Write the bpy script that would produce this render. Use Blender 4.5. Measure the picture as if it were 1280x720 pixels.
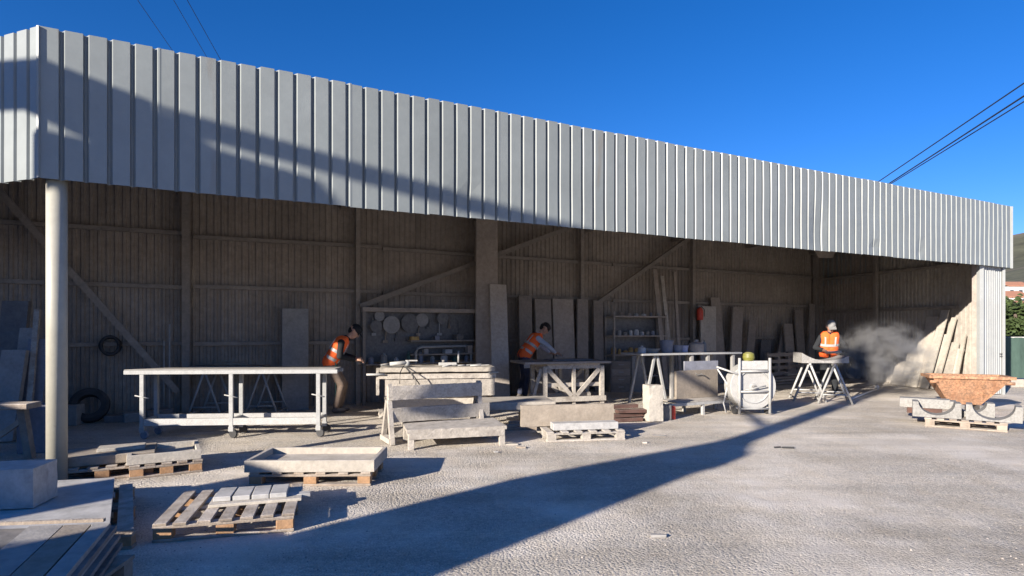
import bpy, bmesh, math, random
from mathutils import Vector, Matrix, noise
R = math.radians
rnd = random.Random(7)
for o in list(bpy.data.objects): bpy.data.objects.remove(o)
scene = bpy.context.scene
COL = scene.collection

# ------------------------------------------------------------------ camera
FPX, HZ, CAMZ = 750.0, 412.0, 1.6          # focal length in photo pixels, horizon row, eye height
cam_d = bpy.data.cameras.new('camera'); cam = bpy.data.objects.new('camera', cam_d); COL.objects.link(cam)
cam.location = (0, 0, CAMZ); cam.rotation_euler = (R(90), 0, 0)
cam_d.sensor_width = 36; cam_d.lens = FPX/1280*36
cam_d.shift_y = (HZ-360)/1280
cam_d.clip_start = 0.05; cam_d.clip_end = 6000
scene.camera = cam
# ------------------------------------------------------------------ light
SUN_D = Vector((0.67, 0.742, 0)).normalized()      # horizontal direction the shadows fall
TAN_EL = 0.30
EL = math.atan(TAN_EL)
sun_d = bpy.data.lights.new('sun', 'SUN'); sun = bpy.data.objects.new('sun', sun_d); COL.objects.link(sun)
sun_d.energy = 5.0; sun_d.angle = R(0.55); sun_d.color = (1.0, 0.91, 0.80)
ray = Vector((SUN_D.x*math.cos(EL), SUN_D.y*math.cos(EL), -math.sin(EL)))
sun.rotation_euler = ray.to_track_quat('-Z', 'Y').to_euler(); sun.location = (-20, -22, 14)
world = bpy.data.worlds.new('World'); scene.world = world; world.use_nodes = True
wn = world.node_tree.nodes; wl = world.node_tree.links; wn.clear()
sky = wn.new('ShaderNodeTexSky'); sky.sky_type = 'NISHITA'; sky.sun_disc = False
sky.sun_elevation = EL
sky.sun_rotation = math.atan2(-SUN_D.x, -SUN_D.y)
sky.altitude = 1500; sky.air_density = 1.0; sky.dust_density = 0.1; sky.ozone_density = 5.0
hs = wn.new('ShaderNodeHueSaturation'); hs.inputs['Saturation'].default_value = 1.205
bg = wn.new('ShaderNodeBackground'); bg.inputs['Strength'].default_value = 0.056
wo = wn.new('ShaderNodeOutputWorld')
tint = wn.new('ShaderNodeMix'); tint.data_type = 'RGBA'; tint.blend_type = 'MULTIPLY'; tint.inputs[0].default_value = 1.0; tint.inputs[7].default_value = (1.60, 1.20, 1.46, 1)
wl.new(sky.outputs[0], hs.inputs['Color']); wl.new(hs.outputs[0], tint.inputs[6]); wl.new(tint.outputs[2], bg.inputs['Color']); wl.new(bg.outputs[0], wo.inputs['Surface'])
vs = scene.view_settings
vs.view_transform = 'Standard'; vs.look = 'None'; vs.gamma = 1; vs.use_curve_mapping = False
vs.exposure = 1.12
try:
    scene.cycles.volume_step_rate = 1.0
    scene.cycles.max_bounces = 10; scene.cycles.diffuse_bounces = 6
except Exception: pass

# ------------------------------------------------------------------ places
def P(px, py, d):            # the point on a photo pixel's ray at depth d
    return Vector(((px-640)/FPX*d, d, CAMZ+(HZ-py)/FPX*d))
def G(px, py, z=0.0):        # the point on a photo pixel's ray at height z
    return P(px, py, FPX*(CAMZ-z)/(py-HZ))
F0 = Vector((-4.72, 6.0, 0)); E = Vector((0.888, 0.459, 0)).normalized(); N = Vector((-E.y, E.x, 0))   # shed front line, N points inside
ZB, ZT = 3.12, 4.64
FLEN = 19.2
def F(s, o=0.0, z=0.0): return F0 + E*s + N*o + Vector((0, 0, z))
B0 = Vector((-7.84, 10.6, 0)); B1 = Vector((10.9, 21.0, 0)); BE = (B1-B0).normalized(); BN = Vector((BE.y, -BE.x, 0))  # back wall, BN points to the yard
def BWs(px, o=0.0):                 # distance along the back wall seen at pixel column px
    k = (px-640)/FPX; b0 = B0 + BN*o
    return (k*b0.y-b0.x)/(BE.x-k*BE.y)
def BWp(px, o=0.0, z=0.0):   # point o in front of the back wall at column px
    p = B0 + BE*BWs(px, o) + BN*o; return Vector((p.x, p.y, z))
def zat(px, py, p): return CAMZ + (HZ-py)/FPX*p.y
W0 = Vector((12.2, 14.95, 0)); WE = (B1-W0).normalized(); WN = Vector((-WE.y, WE.x, 0))    # right end wall; WN points inside
if WN.x > 0: WN = -WN
def ang(v): return math.atan2(v.y, v.x)
UA = Vector((SUN_D.y, -SUN_D.x, 0))
def SUV(u, v, d):            # a point d along the sun line whose shadow ray has sun-view coordinates u, v
    return UA*u + SUN_D*d + Vector((0, 0, v - d*TAN_EL))

# ------------------------------------------------------------------ materials
MATS = {}
def M(name, col, rough=0.8, var=0.18, scale=3.0, bump=0.25, bscale=45.0, metal=0.0, dust=0.0, dcol=(0.62, 0.57, 0.51), orand=0.10, spec=0.35, streak=None, spots=None, stretch=(1, 1, 1), mott=0.2):
    if name in MATS: return MATS[name]
    m = bpy.data.materials.new(name); m.use_nodes = True
    nt = m.node_tree; n = nt.nodes; l = nt.links
    b = n['Principled BSDF']; b.inputs['Roughness'].default_value = rough; b.inputs['Metallic'].default_value = metal
    b.inputs['Specular IOR Level'].default_value = spec
    tc = n.new('ShaderNodeTexCoord'); mp = n.new('ShaderNodeMapping'); mp.inputs['Scale'].default_value = stretch
    l.new(tc.outputs['Object'], mp.inputs['Vector'])
    oi = n.new('ShaderNodeObjectInfo')
    off = n.new('ShaderNodeVectorMath'); off.operation = 'ADD'
    rv = n.new('ShaderNodeCombineXYZ'); mm = n.new('ShaderNodeMath'); mm.operation = 'MULTIPLY'; mm.inputs[1].default_value = 37.0
    l.new(oi.outputs['Random'], mm.inputs[0]); l.new(mm.outputs[0], rv.inputs[0]); l.new(mm.outputs[0], rv.inputs[1])
    l.new(mp.outputs[0], off.inputs[0]); l.new(rv.outputs[0], off.inputs[1])
    vec = off.outputs[0]
    nz = n.new('ShaderNodeTexNoise'); nz.inputs['Scale'].default_value = scale; nz.inputs['Detail'].default_value = 6; nz.inputs['Roughness'].default_value = 0.62
    l.new(vec, nz.inputs['Vector'])
    rp = n.new('ShaderNodeValToRGB'); rp.color_ramp.elements[0].position = 0.28; rp.color_ramp.elements[1].position = 0.72
    lo = [max(0.0, c*(1-var)) for c in col]; hi = [min(0.95, c*(1+var)) for c in col]
    rp.color_ramp.elements[0].color = (*lo, 1); rp.color_ramp.elements[1].color = (*hi, 1)
    l.new(nz.outputs['Fac'], rp.inputs[0])
    cur = rp.outputs[0]
    if mott > 0:             # finer mottling: grain, scuffs, pits
        n5 = n.new('ShaderNodeTexNoise'); n5.inputs['Scale'].default_value = scale*5.5; n5.inputs['Detail'].default_value = 8; n5.inputs['Roughness'].default_value = 0.72
        l.new(vec, n5.inputs['Vector'])
        r5 = n.new('ShaderNodeMapRange'); r5.inputs[1].default_value = 0.30; r5.inputs[2].default_value = 0.70; l.new(n5.outputs['Fac'], r5.inputs[0])
        m5 = n.new('ShaderNodeMix'); m5.data_type = 'RGBA'; m5.blend_type = 'OVERLAY'; m5.inputs[0].default_value = mott
        l.new(cur, m5.inputs[6]); l.new(r5.outputs[0], m5.inputs[7]); cur = m5.outputs[2]
    if streak:               # a second colour in blotches of its own shape: (colour, scale, threshold, stretch)
        sc, ss, th, st = streak
        mp2 = n.new('ShaderNodeMapping'); mp2.inputs['Scale'].default_value = st; l.new(vec, mp2.inputs['Vector'])
        n2 = n.new('ShaderNodeTexNoise'); n2.inputs['Scale'].default_value = ss; n2.inputs['Detail'].default_value = 5; l.new(mp2.outputs[0], n2.inputs['Vector'])
        r2 = n.new('ShaderNodeValToRGB'); r2.color_ramp.elements[0].position = th; r2.color_ramp.elements[1].position = min(1, th+0.14)
        l.new(n2.outputs['Fac'], r2.inputs[0])
        mx = n.new('ShaderNodeMix'); mx.data_type = 'RGBA'; l.new(r2.outputs[0], mx.inputs[0]); l.new(cur, mx.inputs[6]); mx.inputs[7].default_value = (*sc, 1)
        cur = mx.outputs[2]
    if dust > 0:             # stone dust lying on upward faces and in patches
        ge = n.new('ShaderNodeNewGeometry'); sx = n.new('ShaderNodeSeparateXYZ'); l.new(ge.outputs['Normal'], sx.inputs[0])
        mr = n.new('ShaderNodeMapRange'); mr.inputs[1].default_value = 0.0; mr.inputs[2].default_value = 0.9; mr.inputs[3].default_value = 0.30; mr.inputs[4].default_value = 1.0
        l.new(sx.outputs[2], mr.inputs[0])
        n3 = n.new('ShaderNodeTexNoise'); n3.inputs['Scale'].default_value = scale*1.7; n3.inputs['Detail'].default_value = 7; l.new(vec, n3.inputs['Vector'])
        r3 = n.new('ShaderNodeMapRange'); r3.inputs[1].default_value = 0.3; r3.inputs[2].default_value = 0.65; r3.inputs[3].default_value = 0.25; r3.inputs[4].default_value = 1.0
        l.new(n3.outputs['Fac'], r3.inputs[0])
        mu = n.new('ShaderNodeMath'); mu.operation = 'MULTIPLY'; l.new(mr.outputs[0], mu.inputs[0]); l.new(r3.outputs[0], mu.inputs[1])
        mu2 = n.new('ShaderNodeMath'); mu2.operation = 'MULTIPLY'; mu2.inputs[1].default_value = dust; l.new(mu.outputs[0], mu2.inputs[0])
        mx = n.new('ShaderNodeMix'); mx.data_type = 'RGBA'; l.new(mu2.outputs[0], mx.inputs[0]); l.new(cur, mx.inputs[6]); mx.inputs[7].default_value = (*dcol, 1)
        cur = mx.outputs[2]
    hv = n.new('ShaderNodeHueSaturation')
    mr2 = n.new('ShaderNodeMapRange'); mr2.inputs[3].default_value = 1-orand; mr2.inputs[4].default_value = 1+orand
    l.new(oi.outputs['Random'], mr2.inputs[0]); l.new(mr2.outputs[0], hv.inputs['Value']); l.new(cur, hv.inputs['Color'])
    l.new(hv.outputs[0], b.inputs['Base Color'])
    if bump > 0:
        nb = n.new('ShaderNodeTexNoise'); nb.inputs['Scale'].default_value = bscale; nb.inputs['Detail'].default_value = 4; l.new(vec, nb.inputs['Vector'])
        bp = n.new('ShaderNodeBump'); bp.inputs['Strength'].default_value = bump; bp.inputs['Distance'].default_value = 0.01
        l.new(nb.outputs['Fac'], bp.inputs['Height']); l.new(bp.outputs[0], b.inputs['Normal'])
    MATS[name] = m
    return m
cladding = M('pale_grey_cladding', (0.232, 0.252, 0.244), rough=0.42, var=0.09, scale=1.3, bump=0.06, bscale=9, mott=0.05, orand=0.035, spec=0.4, streak=((0.215, 0.19, 0.155), 3.0, 0.66, (1.2, 1.2, 0.16)))
white_clad = M('white_cladding', mott=0.05, col=(0.33, 0.34, 0.33), rough=0.5, var=0.08, scale=2, bump=0.06, bscale=10, orand=0.03)
dirty_clad = M('dusty_inner_cladding', (0.295, 0.255, 0.215), rough=0.85, var=0.16, scale=1.6, bump=0.15, bscale=20, orand=0.08, streak=((0.17, 0.148, 0.13), 1.1, 0.58, (1, 1, 0.16)))
pale_inner = M('dusty_pale_inner_cladding', (0.33, 0.30, 0.26), rough=0.85, var=0.14, scale=1.6, bump=0.12, bscale=20, orand=0.05)
steel_dirty = M('dusty_steel_section', (0.25, 0.22, 0.19), rough=0.75, var=0.2, scale=4, dust=0.35, dcol=(0.36, 0.33, 0.29))
roofm = M('roof_underside', (0.22, 0.20, 0.18), rough=0.9)
conc = M('raw_concrete', (0.33, 0.285, 0.245), rough=0.92, var=0.14, scale=2.2, bump=0.35, bscale=30, streak=((0.23, 0.20, 0.18), 1.2, 0.62, (1, 1, 0.4)))
colpaint = M('cream_painted_steel', mott=0.05, col=(0.36, 0.345, 0.285), rough=0.5, var=0.08, scale=3, bump=0.08, bscale=30, streak=((0.16, 0.09, 0.05), 13, 0.735, (1, 1, 1)))
wood = M('weathered_pallet_wood', (0.23, 0.18, 0.135), rough=0.9, var=0.28, scale=5, bump=0.5, bscale=60, dust=0.65, dcol=(0.62, 0.57, 0.51), orand=0.18)
wood_end = M('fresh_block_wood', (0.33, 0.185, 0.09), rough=0.9, var=0.25, scale=8, bump=0.4, bscale=60, dust=0.25, orand=0.15)
dusty_wood = M('dust_covered_timber', (0.31, 0.28, 0.24), rough=0.95, var=0.25, mott=0.4, streak=((0.17, 0.145, 0.12), 4, 0.57, (1, 1, 1)), scale=6, bump=0.5, bscale=50, dust=0.75, dcol=(0.66, 0.61, 0.55))
redwood = M('red_brown_timber', (0.085, 0.04, 0.03), rough=0.85, var=0.3, scale=6, dust=0.15)
marble = M('white_marble', mott=0.3, dust=0.6, dcol=(0.68, 0.66, 0.63), col=(0.335, 0.33, 0.318), rough=0.55, var=0.07, scale=3, bump=0.12, bscale=25, streak=((0.24, 0.235, 0.225), 5.0, 0.60, (1, 3, 1)), orand=0.05)
lime = M('beige_limestone', (0.34, 0.305, 0.255), rough=0.85, var=0.13, scale=4, bump=0.3, bscale=50, dust=0.55, orand=0.08)
sandst = M('brown_sandstone', (0.25, 0.21, 0.165), rough=0.88, var=0.15, scale=5, bump=0.3, bscale=50, dust=0.25, orand=0.08)
greyst = M('grey_stone', (0.25, 0.245, 0.235), rough=0.8, var=0.14, scale=4, bump=0.25, bscale=50, dust=0.4, orand=0.12)
darkst = M('dark_granite', (0.13, 0.13, 0.135), rough=0.6, var=0.2, scale=6, bump=0.15, bscale=60, dust=0.3, orand=0.15)
ivory = M('ivory_stone', (0.41, 0.375, 0.315), rough=0.8, dust=0.5, var=0.1, scale=6, bump=0.35, bscale=40, orand=0.05)
dullslab = M('dust_dulled_slab', (0.29, 0.25, 0.215), rough=0.92, var=0.14, scale=2.5, bump=0.25, bscale=30, orand=0.22)
galv = M('dusty_galvanised_tube', (0.30, 0.305, 0.30), rough=0.5, var=0.12, scale=9, bump=0.15, dust=0.5, dcol=(0.62, 0.59, 0.55))
whitepaint = M('white_painted_steel', mott=0.25, col=(0.36, 0.355, 0.34), rough=0.5, var=0.1, scale=10, bump=0.15, dust=0.3, dcol=(0.50, 0.49, 0.46), streak=((0.20, 0.17, 0.14), 14, 0.66, (1, 1, 1)))
rusty = M('rusty_orange_steel', (0.29, 0.145, 0.075), rough=0.85, var=0.35, mott=0.8, scale=5, bump=0.3, bscale=40, dust=0.45, dcol=(0.50, 0.40, 0.31), streak=((0.20, 0.085, 0.04), 5, 0.56, (1, 1, 0.5)))
rubber = M('black_rubber', (0.03, 0.03, 0.032), rough=0.7, var=0.3, dust=0.25, dcol=(0.3, 0.29, 0.27))
darkmetal = M('dark_tool_metal', (0.10, 0.10, 0.10), rough=0.5, var=0.3, scale=12, dust=0.4)
bluegrey = M('blue_grey_plastic', (0.17, 0.18, 0.22), rough=0.5, dust=0.3)
whiteplast = M('white_plastic', (0.45, 0.45, 0.45), rough=0.45, dust=0.3)
redplast = M('red_enamel', (0.55, 0.05, 0.025), rough=0.4, dust=0.12)
yellowgreen = M('yellow_green_plastic', (0.17, 0.165, 0.02), rough=0.5, dust=0.15)
ochre = M('ochre_card', (0.40, 0.26, 0.10), rough=0.8)
vest = M('orange_safety_fabric', (0.95, 0.14, 0.03), rough=0.8, var=0.1, scale=9, bump=0.3, bscale=25, orand=0.03)
reflect = M('reflective_tape', (0.42, 0.42, 0.41), rough=0.35, var=0.05)
darkcloth = M('dark_cloth', (0.02, 0.022, 0.025), rough=0.95, var=0.2, scale=8, bump=0.35, bscale=22)
shirt = M('pale_blue_shirt', (0.42, 0.45, 0.52), rough=0.9, var=0.08, scale=8, bump=0.35, bscale=22)
browncloth = M('brown_work_trousers', (0.17, 0.12, 0.09), rough=0.95, var=0.15, scale=8, bump=0.35, bscale=20, dust=0.3)
denim = M('dark_denim', (0.035, 0.045, 0.085), rough=0.95, var=0.2, scale=8, bump=0.35, bscale=20, dust=0.12)
apron_m = M('green_apron_cloth', (0.035, 0.10, 0.085), rough=0.8, var=0.15, scale=8, dust=0.2)
skin = M('skin', (0.42, 0.25, 0.175), rough=0.6, var=0.08, scale=20, bump=0.05)
hairm = M('dark_hair', (0.025, 0.02, 0.018), rough=0.8, bump=0.6, bscale=120)
bootm = M('dark_boot_leather', (0.04, 0.033, 0.03), rough=0.7, dust=0.4)
capm = M('white_cap_cloth', (0.24, 0.235, 0.225), rough=0.9)
stucco = M('white_render', (0.72, 0.70, 0.66), rough=0.9)
tilem = M('terracotta_tile', (0.42, 0.20, 0.12), rough=0.9)
glassd = M('dark_window', (0.04, 0.05, 0.06), rough=0.2)
shade_render = M('shade_mass_render', (0.45, 0.42, 0.38), rough=0.9)  # plain finish for the unseen masses added to cast shade
wirem = M('black_cable', (0.015, 0.015, 0.02), rough=0.6)
fencem = M('green_fence_cloth', (0.05, 0.085, 0.07), rough=0.9, var=0.2, scale=2, stretch=(1, 1, 0.3))

# ------------------------------------------------------------------ mesh helpers
class MB:
    def __init__(s): s.bm = bmesh.new()
    def _poly(s, vs, fs):
        v = [s.bm.verts.new(p) for p in vs]
        for f in fs:
            try: s.bm.faces.new([v[i] for i in f])
            except ValueError: pass
        return v
    def hexa(s, a):          # 8 points: bottom ring then top ring
        s._poly(a, [(3, 2, 1, 0), (4, 5, 6, 7), (0, 1, 5, 4), (1, 2, 6, 5), (2, 3, 7, 6), (3, 0, 4, 7)]); return s
    def box(s, c, sz, rz=0.0, bev=0.0, jit=0.0):
        x, y, z = sz[0]/2, sz[1]/2, sz[2]/2; rot = Matrix.Rotation(rz, 3, 'Z'); c = Vector(c)
        pts = [(-x, -y, -z), (x, -y, -z), (x, y, -z), (-x, y, -z), (-x, -y, z), (x, -y, z), (x, y, z), (-x, y, z)]
        pts = [c + rot @ Vector(p) + Vector((rnd.uniform(-jit, jit), rnd.uniform(-jit, jit), rnd.uniform(-jit, jit))) for p in pts]
        if bev > 0:
            t = bmesh.new(); v = [t.verts.new(p) for p in pts]
            for f in [(3, 2, 1, 0), (4, 5, 6, 7), (0, 1, 5, 4), (1, 2, 6, 5), (2, 3, 7, 6), (3, 0, 4, 7)]: t.faces.new([v[i] for i in f])
            bmesh.ops.bevel(t, geom=list(t.edges), offset=bev, segments=1, affect='EDGES')
            me = bpy.data.meshes.new('tmp'); t.to_mesh(me); t.free(); s.bm.from_mesh(me); bpy.data.meshes.remove(me)
        else: s.hexa(pts)
        return s
    def worn(s, c, sz, rz=0.0, amp=0.007, cuts=6, bev=0.012, seed=0):   # a block with chipped, uneven faces and edges
        x, y, z = sz[0]/2, sz[1]/2, sz[2]/2; rot = Matrix.Rotation(rz, 3, 'Z'); c = Vector(c)
        t = bmesh.new(); v = [t.verts.new(p) for p in [(-x, -y, -z), (x, -y, -z), (x, y, -z), (-x, y, -z), (-x, -y, z), (x, -y, z), (x, y, z), (-x, y, z)]]
        for f in [(3, 2, 1, 0), (4, 5, 6, 7), (0, 1, 5, 4), (1, 2, 6, 5), (2, 3, 7, 6), (3, 0, 4, 7)]: t.faces.new([v[i] for i in f])
        for ax_, n_ in ((0, max(1, int(sz[0]/0.06))), (1, max(1, int(sz[1]/0.09))), (2, max(1, int(sz[2]/0.06)))):
            ed_ = [e for e in t.edges if abs((e.verts[0].co-e.verts[1].co)[ax_]) > 1e-4]
            if n_ > 1: bmesh.ops.subdivide_edges(t, edges=ed_, cuts=min(n_, 26)-1, use_grid_fill=True)
        for w_ in t.verts:
            p = w_.co; k = sum((abs(abs(p.x)-x) < 1e-4, abs(abs(p.y)-y) < 1e-4, abs(abs(p.z)-z) < 1e-4))
            q = p*17 + Vector((seed*3.1, c.x, c.y)); d_ = noise.noise_vector(q)*amp
            if k >= 2:                        # edges are broken back towards the core
                r_ = max(0.0, noise.noise(p*31+Vector((seed, c.y, 5)))+0.15)*bev*1.6
                for ax_, h_ in ((0, x), (1, y), (2, z)):
                    if abs(abs(p[ax_])-h_) < 1e-4: d_[ax_] -= math.copysign(r_+bev*0.25, p[ax_])
            w_.co = p + d_
        for w_ in t.verts: w_.co = c + rot @ w_.co
        me = bpy.data.meshes.new('tmp'); t.to_mesh(me); t.free(); s.bm.from_mesh(me); bpy.data.meshes.remove(me); return s
    def beam(s, p, q, w, h, up=(0, 0, 1)):   # a bar of section w x h from p to q
        p, q, up = Vector(p), Vector(q), Vector(up); t = (q-p).normalized()
        a = t.cross(up)
        if a.length < 1e-4: a = t.cross(Vector((1, 0, 0)))
        a.normalize(); b = a.cross(t).normalized()
        a *= w/2; b *= h/2
        s.hexa([p-a-b, p+a-b, p+a+b, p-a+b, q-a-b, q+a-b, q+a+b, q-a+b]); return s
    def slab(s, p, q, wd, w, t):             # plate from base p to top q, width along wd, thickness t
        p, q, wd = Vector(p), Vector(q), Vector(wd).normalized(); ax = (q-p).normalized()
        nn = ax.cross(wd).normalized()*t/2; a = wd*w/2
        s.hexa([p-a-nn, p+a-nn, p+a+nn, p-a+nn, q-a-nn, q+a-nn, q+a+nn, q-a+nn]); return s
    def tube(s, p, q, r0, r1=None, n=10, cap=True):
        r1 = r0 if r1 is None else r1
        p, q = Vector(p), Vector(q); t = (q-p).normalized(); a = t.orthogonal().normalized(); b = t.cross(a)
        ring = lambda c, r: [c + (a*math.cos(2*math.pi*i/n) + b*math.sin(2*math.pi*i/n))*r for i in range(n)]
        v = [s.bm.verts.new(x) for x in ring(p, r0)+ring(q, r1)]
        for i in range(n):
            j = (i+1) % n; f = s.bm.faces.new((v[i], v[j], v[n+j], v[n+i])); f.smooth = True
        if cap: s.bm.faces.new(v[:n][::-1]); s.bm.faces.new(v[n:])
        return s
    def path(s, pts, r, n=8):
        pts = [Vector(p) for p in pts]; rings = []
        for i, p in enumerate(pts):
            t = (pts[min(i+1, len(pts)-1)]-pts[max(i-1, 0)]).normalized()
            a = t.cross(Vector((0.13, 0.21, 0.97)))
            if a.length < 0.05: a = t.orthogonal()
            a.normalize(); b = t.cross(a)
            rings.append([s.bm.verts.new(p+(a*math.cos(2*math.pi*k/n)+b*math.sin(2*math.pi*k/n))*r) for k in range(n)])
        for A_, B_ in zip(rings, rings[1:]):
            for k in range(n):
                j = (k+1) % n; f = s.bm.faces.new((A_[k], A_[j], B_[j], B_[k])); f.smooth = True
        s.bm.faces.new(rings[0][::-1]); s.bm.faces.new(rings[-1]); return s
    def lathe(s, prof, c=(0, 0, 0), axis=(0, 0, 1), n=20):    # prof: (radius, height) pairs
        c, ax = Vector(c), Vector(axis).normalized(); a = ax.orthogonal().normalized(); b = ax.cross(a); rings = []
        for r, h in prof:
            if r < 1e-5: rings.append([s.bm.verts.new(c+ax*h)])
            else: rings.append([s.bm.verts.new(c+ax*h+(a*math.cos(2*math.pi*k/n)+b*math.sin(2*math.pi*k/n))*r) for k in range(n)])
        for A_, B_ in zip(rings, rings[1:]):
            for k in range(n):
                j = (k+1) % n
                if len(A_) == 1 and len(B_) == 1: continue
                if len(A_) == 1: s.bm.faces.new((A_[0], B_[k], B_[j]))
                elif len(B_) == 1: s.bm.faces.new((A_[k], A_[j], B_[0]))
                else: s.bm.faces.new((A_[k], A_[j], B_[j], B_[k]))
        return s
    def prism(s, poly, vec):                  # polygon of 3D points extruded along vec
        vec = Vector(vec); n = len(poly)
        v = [s.bm.verts.new(Vector(p)) for p in poly] + [s.bm.verts.new(Vector(p)+vec) for p in poly]
        s.bm.faces.new(v[:n][::-1]); s.bm.faces.new(v[n:])
        for i in range(n):
            j = (i+1) % n; s.bm.faces.new((v[i], v[j], v[n+j], v[n+i]))
        return s
    def ball(s, c, r, sc=(1, 1, 1), sub=2, jit=0.0):
        mt = Matrix.Translation(Vector(c)) @ Matrix.Diagonal((*sc, 1))
        o = bmesh.ops.create_icosphere(s.bm, subdivisions=sub, radius=r, matrix=mt)
        for v in o['verts']:
            if jit: v.co += Vector((rnd.uniform(-jit, jit), rnd.uniform(-jit, jit), rnd.uniform(-jit, jit)))
            for f in v.link_faces: f.smooth = True
        return s
    def obj(s, name, mat, parent=None, loc=None, recenter=False, norm=True):
        me = bpy.data.meshes.new(name)
        if norm: bmesh.ops.recalc_face_normals(s.bm, faces=list(s.bm.faces))
        if recenter:                           # put the origin at the base centre
            xs = [v.co for v in s.bm.verts]; c = Vector((sum(p.x for p in xs)/len(xs), sum(p.y for p in xs)/len(xs), min(p.z for p in xs)))
            for v in s.bm.verts: v.co -= c
            loc = c
        s.bm.to_mesh(me); s.bm.free()
        o = bpy.data.objects.new(name, me); COL.objects.link(o); me.materials.append(mat)
        if parent is not None: o.parent = parent
        if loc is not None: o.location = loc
        return o
def tag(o, label=None, cat=None, group=None, kind=None):
    if label: o['label'] = label
    if cat: o['category'] = cat
    if group: o['group'] = group
    if kind: o['kind'] = kind
    return o
def thing(name, label, cat, loc=(0, 0, 0), rz=0.0, group=None):
    o = bpy.data.objects.new(name, None); COL.objects.link(o); o.location = loc; o.rotation_euler = (0, 0, rz); o.empty_display_size = 0.2
    return tag(o, label, cat, group)
def one(name, mb, mat, label, cat, group=None):    # a thing that is one mesh, origin at its base
    return tag(mb.obj(name, mat, recenter=True), label, cat, group)

# ================================================================== SETTING
# ground
gm = bpy.data.materials.new('pale_dusty_yard'); gm.use_nodes = True
n = gm.node_tree.nodes; l = gm.node_tree.links; b = n['Principled BSDF']; b.inputs['Roughness'].default_value = 0.95; b.inputs['Specular IOR Level'].default_value = 0.15
tc = n.new('ShaderNodeTexCoord')
def NZ(scale, det=5, rough=0.6):
    k = n.new('ShaderNodeTexNoise'); k.inputs['Scale'].default_value = scale; k.inputs['Detail'].default_value = det; k.inputs['Roughness'].default_value = rough
    l.new(tc.outputs['Object'], k.inputs['Vector']); return k
big = NZ(0.35, 4); mid = NZ(2.5, 6); fine = NZ(60, 6, 0.75)
rp = n.new('ShaderNodeValToRGB'); rp.color_ramp.elements[0].position = 0.3; rp.color_ramp.elements[1].position = 0.7
rp.color_ramp.elements[0].color = (0.67, 0.60, 0.505, 1); rp.color_ramp.elements[1].color = (0.81, 0.73, 0.617, 1); l.new(big.outputs['Fac'], rp.inputs[0])
mx = n.new('ShaderNodeMix'); mx.data_type = 'RGBA'; mx.blend_type = 'OVERLAY'; mx.inputs[0].default_value = 0.35
l.new(rp.outputs[0], mx.inputs[6]); l.new(mid.outputs['Fac'], mx.inputs[7])
vo = n.new('ShaderNodeTexVoronoi'); vo.inputs['Scale'].default_value = 48; vo.inputs['Randomness'].default_value = 1.0
wob = n.new('ShaderNodeVectorMath'); wob.operation = 'ADD'; sc_ = n.new('ShaderNodeVectorMath'); sc_.operation = 'SCALE'; sc_.inputs['Scale'].default_value = 0.018
l.new(fine.outputs['Color'], sc_.inputs[0]); l.new(tc.outputs['Object'], wob.inputs[0]); l.new(sc_.outputs[0], wob.inputs[1]); l.new(wob.outputs[0], vo.inputs['Vector'])
# dust fills the stones in patches; the coarse surface shows between them
pt = NZ(0.55, 3); pr = n.new('ShaderNodeMapRange'); pr.inputs[1].default_value = 0.46; pr.inputs[2].default_value = 0.66; pr.inputs[3].default_value = 1.0; pr.inputs[4].default_value = 0.25; l.new(pt.outputs['Fac'], pr.inputs[0])
hh = n.new('ShaderNodeMath'); hh.operation = 'MULTIPLY_ADD'; hh.inputs[1].default_value = -0.9; l.new(vo.outputs['Distance'], hh.inputs[0]); l.new(fine.outputs['Fac'], hh.inputs[2])
bp = n.new('ShaderNodeBump'); bp.inputs['Distance'].default_value = 0.022; l.new(pr.outputs[0], bp.inputs['Strength']); l.new(hh.outputs[0], bp.inputs['Height'])
b2 = n.new('ShaderNodeBump'); b2.inputs['Distance'].default_value = 0.05; b2.inputs['Strength'].default_value = 0.35; l.new(mid.outputs['Fac'], b2.inputs['Height']); l.new(bp.outputs[0], b2.inputs['Normal'])
l.new(b2.outputs[0], b.inputs['Normal'])
# stones of different tone, earth in the joints between them
cw = n.new('ShaderNodeSeparateColor'); l.new(vo.outputs['Color'], cw.inputs[0])
cm = n.new('ShaderNodeMapRange'); cm.inputs[3].default_value = 0.80; cm.inputs[4].default_value = 1.13; l.new(cw.outputs[0], cm.inputs[0])
v2 = n.new('ShaderNodeTexVoronoi'); v2.feature = 'DISTANCE_TO_EDGE'; v2.inputs['Scale'].default_value = 48; l.new(wob.outputs[0], v2.inputs['Vector'])
jm = n.new('ShaderNodeMapRange'); jm.inputs[1].default_value = 0.0; jm.inputs[2].default_value = 0.10; jm.inputs[3].default_value = 0.62; jm.inputs[4].default_value = 1.0; l.new(v2.outputs['Distance'], jm.inputs[0])
pm_ = n.new('ShaderNodeMath'); pm_.operation = 'MULTIPLY'; l.new(cm.outputs[0], pm_.inputs[0]); l.new(jm.outputs[0], pm_.inputs[1])
lm = n.new('ShaderNodeMix'); lm.data_type = 'FLOAT'; l.new(pr.outputs[0], lm.inputs[0]); lm.inputs[2].default_value = 1.0; l.new(pm_.outputs[0], lm.inputs[3])
hv = n.new('ShaderNodeHueSaturation'); mpt = n.new('ShaderNodeMapping'); mpt.inputs['Rotation'].default_value = (0, 0, R(-24)); mpt.inputs['Scale'].default_value = (0.16, 2.2, 1); l.new(tc.outputs['Object'], mpt.inputs['Vector'])
trk = n.new('ShaderNodeTexNoise'); trk.inputs['Scale'].default_value = 1.0; trk.inputs['Detail'].default_value = 4; trk.inputs['Distortion'].default_value = 0.4; l.new(mpt.outputs[0], trk.inputs['Vector'])   # tyre-dragged streaks of dust
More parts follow.
